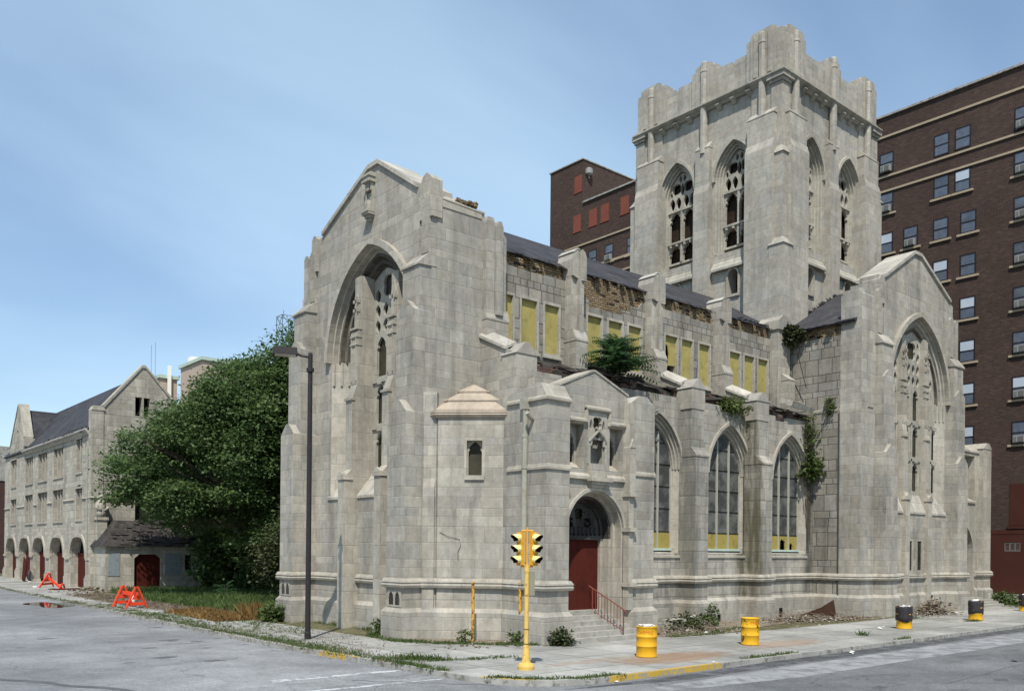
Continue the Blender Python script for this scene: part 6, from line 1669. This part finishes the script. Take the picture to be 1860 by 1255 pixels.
for dirv, sd in ((Vector((-1, 0, 0)), -1), (Vector((0, -1, 0)), 1)):
    off = u_ * (.168 * sd); sv = Vector((-dirv.y, dirv.x, 0)); up = Vector((0, 0, 1))
    def q(a, s2, z): return off + dirv * a + sv * s2 + up * z
    def bx(b, a0, a1, s0, s1, z0, z1): b.hexa([q(a0, s0, z0), q(a1, s0, z0), q(a1, s1, z0), q(a0, s1, z0), q(a0, s0, z1), q(a1, s0, z1), q(a1, s1, z1), q(a0, s1, z1)])
    b = MB()
    for k in range(3): bx(b, -.05, .05, -.10, .10, 2.615 + .272 * k, 2.88 + .272 * k)
    bx(b, -.044, .044, -.092, .092, 2.60, 3.44); hd = b.build('signal_head', M['signal_body'], sig)
    for k in range(3):
        zc = 2.75 + .272 * k
        b = MB(); vs = []; fs = []; n = 16; L0 = .235
        for i in range(n + 1):                # hooded visor, open below
            a = math.radians(-50 + 280 * i / n)
            L = L0 * (.5 + .5 * max(0, math.sin(a)) ** .6) if math.sin(a) > 0 else L0 * .45
            for rr in (.104, .094):
                vs.append(q(.05, rr * math.cos(a), zc + rr * math.sin(a))); vs.append(q(.05 + L, rr * math.cos(a), zc + rr * math.sin(a) - .03 * L / L0))
        for i in range(n):
            p = i * 4; r_ = p + 4
            fs += [(p, r_, r_ + 1, p + 1), (p + 2, p + 3, r_ + 3, r_ + 2), (p + 1, r_ + 1, r_ + 3, p + 3)]
        b.add(vs, fs); b.m = [0 if (i % 3) == 0 else 1 for i in range(len(b.f))]
        b.build('visor', [M['visor'], M['black']], hd)
        b = MB(); b.add([q(.055, .09 * math.cos(2 * PI * i / 16), zc + .09 * math.sin(2 * PI * i / 16)) for i in range(16)], [tuple(range(16))]); b.build('lens', M['lens_dark'], hd, recalc=False)
b = MB(); rr = Vector((.761, -.649, 0)); ff = Vector((.649, .761, 0))
b.hexa([rr * a + ff * e + Vector((0, 0, z)) for z in (1.85, 2.44) for a, e in ((.06, -.02), (.20, -.02), (.20, .22), (.06, .22))]); b.build('control_box', M['grey_box'], sig)
b = MB()
for z in (2.44, .63, 1.0): b.tube([(0, 0, z), (0, 0, z + .015)], .066, 14)
b.build('pole_band', M['lamp_dark'], sig)

for x, y, h, lab in ((17.42, 22.35, 1.95, 'rusting yellow steel post against the stair turret wall'), (18.72 - .1, 21.42, 1.95, 'rusting yellow steel post directly left of the traffic signal')):
    t = thing('bollard_post', lab, 'post', (x, y, 0), 'yellow posts at the church corner', math.radians(8))
    b = MB(); b.tube([(0, 0, -.1), (.02, 0, h * .5), (0, 0, h - .05)], .05, 8); b.build('post', M['post_yellow'], t)
    b = MB(); b.lathe((0, 0, h - .06), [(.055, 0), (.055, .05), (.02, .07)], 8); b.build('post_cap', M['post_yellow'], t)

def drum_profile(r=.293, h=.87):
    p = [(r * .97, 0), (r, .015), (r, .03), (r * .985, .04)]
    for z in (.31, .58):
        p += [(r * .985, z - .024), (r * 1.03, z - .008), (r * 1.03, z + .008), (r * .985, z + .024)]
    return p + [(r * .985, h - .03), (r * 1.02, h - .02), (r * 1.02, h), (r * .96, h), (r * .955, h - .06)]
def drum_text(txt, mat, t, r, z, size, a0, mirror=False):
    cu = bpy.data.curves.new('lettering', 'FONT'); cu.body = txt; cu.size = size; cu.align_x = 'CENTER'; cu.extrude = .0
    o = bpy.data.objects.new('lettering', cu); COL.objects.link(o)
    bpy.context.view_layer.update()
    me = bpy.data.meshes.new_from_object(o.evaluated_get(bpy.context.evaluated_depsgraph_get()))
    bpy.data.objects.remove(o)
    bm = bmesh.new(); bm.from_mesh(me)
    bmesh.ops.subdivide_edges(bm, edges=bm.edges[:], cuts=2)
    for v in bm.verts:
        a = a0 + v.co.x / r
        zz_ = v.co.y
        v.co = Vector(((r + .002) * math.cos(a), (r + .002) * math.sin(a), z + zz_))
    bm.to_mesh(me); bm.free()
    me.materials.clear(); me.materials.append(mat)
    o = bpy.data.objects.new('lettering', me); COL.objects.link(o); o.parent = t
    return o
def drum(label, x, y, kind, rz=0.0):
    t = thing('oil_drum', label, 'drum', (x, y, .0), 'drums along the kerb', rz)
    b = MB(); b.lathe((0, 0, 0), drum_profile(), 32)
    dr = random.Random(int(x * 10)); dents = [(dr.uniform(0, 6.28), dr.uniform(.1, .8), dr.uniform(.006, .018)) for _ in range(7)]
    for i, v in enumerate(b.v):
        a = math.atan2(v[1], v[0]); q = sum(dp * math.exp(-(((a - da + PI) % (2 * PI) - PI) / .3) ** 2 - ((v[2] - dz) / .13) ** 2) for da, dz, dp in dents)
        b.v[i] = (v[0] * (1 - q / .293), v[1] * (1 - q / .293), v[2])
    o = b.build('drum_body', M['yellow_rusty' if kind == 1 else 'yellow_drum'], t, smooth=True)
    o.data.polygons.foreach_set('use_smooth', [len(p.vertices) == 4 for p in o.data.polygons])
    b = MB(); b.lathe((0, 0, .80), [(.284, 0), (.284, .012)], 24); b.build('drum_inside', M['black'], t)
    if kind == 0:
        drum_text('CARMUJ', M['letter_red'], t, .293 * .99, .665, .125, math.atan2(-y, -x) - rz - .18)
        b = MB()
        rg_ = random.Random(2)
        for i in range(14): slab(b, (rg_.uniform(-.17, .17), rg_.uniform(-.17, .17), .84 + rg_.uniform(0, .05)), .09, .06, .012, rg_.uniform(0, 3), rg_.uniform(-.4, .4), rg_.uniform(-.4, .4))
        b.build('rubbish', M['paper'], t)
    if kind == 1: drum_text('-TMAS', M['letter_red2'], t, .293 * .99, .675, .115, math.atan2(-y, -x) - rz + .48)
    if kind == 2:
        rg_ = random.Random(int(x)); b = MB(); n = 36; vs = []; prof = [(.29, .30), (.312, .305), (.318, .45), (.308, .58), (.32, .70), (.316, .84), (.308, .885), (.27, .885), (.26, .8)]
        fs = []
        for i in range(n):
            a = 2 * PI * i / n; w1 = .012 * math.sin(3 * a + x) + .008 * math.sin(7 * a)
            for j, (r_, z_) in enumerate(prof):
                vs.append(((r_ + (w1 + rg_.uniform(-.005, .005) if 0 < j < 7 else 0)) * math.cos(a), (r_ + (w1 if 0 < j < 7 else 0)) * math.sin(a), z_ + (.04 * math.sin(2 * a + x) if j < 2 else .012 * math.sin(5 * a))))
        m_ = len(prof)
        for i in range(n):
            for j in range(m_ - 1): fs.append((i * m_ + j, ((i + 1) % n) * m_ + j, ((i + 1) % n) * m_ + j + 1, i * m_ + j + 1))
        b.add(vs, fs); b.build('bin_bag', M['black_drum'], t, smooth=True)
        b = MB()
        for i in range(8): slab(b, (rg_.uniform(-.15, .15), rg_.uniform(-.15, .15), .86 + rg_.uniform(0, .06)), .08, .05, .012, rg_.uniform(0, 3), rg_.uniform(-.5, .5), .2)
        b.build('rubbish', M['paper'], t)
    return t
drum('clean yellow steel drum with faded red lettering right of the entrance steps', 19.09, 16.46, 0, .3)
drum('yellow steel drum with black rust spots before the aisle windows', 24.35, 16.62, 1, 1.2)
drum('yellow drum with dusty black bag over its top before the transept buttress', 34.69, 16.5, 2, 0)
drum('yellow drum with taut black bag before the small side porch', 41.86, 16.64, 2, 2.0)
drum('black topped yellow drum at the far right edge of the picture', 50.95, 17.75, 2, 1.0)

def barricade(label, loc, rz, fallen=False):
    t = thing('sawhorse_barricade', label, 'barricade', loc, 'orange barricades on the left pavement', rz)
    L = 1.0
    b = MB(); b.box(-L, L, -.03, .03, .60, .77); b.build('top_rail', M['barricade'], t)
    for s in (-1, 1):
        x = s * (L - .16)
        for sg in (-1, 1):
            b = MB(); b.hexa([(x - .05, sg * .5 - .03, -.02), (x + .05, sg * .5 - .03, -.02), (x + .05, sg * .5 + .05, -.02), (x - .05, sg * .5 + .05, -.02), (x - .05, sg * .04 - .04, 1.04), (x + .05, sg * .04 - .04, 1.04), (x + .05, sg * .04 + .04, 1.04), (x - .05, sg * .04 + .04, 1.04)])
            b.build('leg', M['barricade'], t)
        b = MB(); b.box(x - .02, x + .02, -.41, .41, .15, .29); b.build('brace', M['barricade'], t)
        b = MB(); b.prism(FX(x), [(-.22, .42), (.22, .42), (.1, .62), (-.1, .62)], -.02, .02); b.build('gusset', M['barricade'], t)
    return t
br = barricade('bright orange wooden sawhorse barricade standing at the left kerb before the lot', (13.6, 44.6, 0), math.radians(-86))
b2 = barricade('orange wooden sawhorse barricade collapsed on the pavement before the hall arches', (15.0, 65.6, .0), math.radians(-70))
b2.rotation_euler = (math.radians(4), math.radians(24), math.radians(-70)); b2.location = (15.1, 66.0, -.22)
b = MB(); slab(b, (0, 0, .95), .55, .03, .98, 0); o = b.build('door_panel', M['red_door']); o.location = (16.2, 80.4, 0); o.rotation_euler = (0, math.radians(-20), math.radians(90)); tag(o, 'red wooden door panel leaning against a pier between two hall arches', 'panel')
o.rotation_euler = (math.radians(0), math.radians(18), math.radians(-90))
b = MB(); slab(b, (0, 0, .03), 1.0, .5, .02, .3); o = b.build('fallen_panel', M['red_door']); o.location = (15.7, 64.9, 0); tag(o, 'red panel lying flat on the pavement beside the collapsed barricade', 'panel')
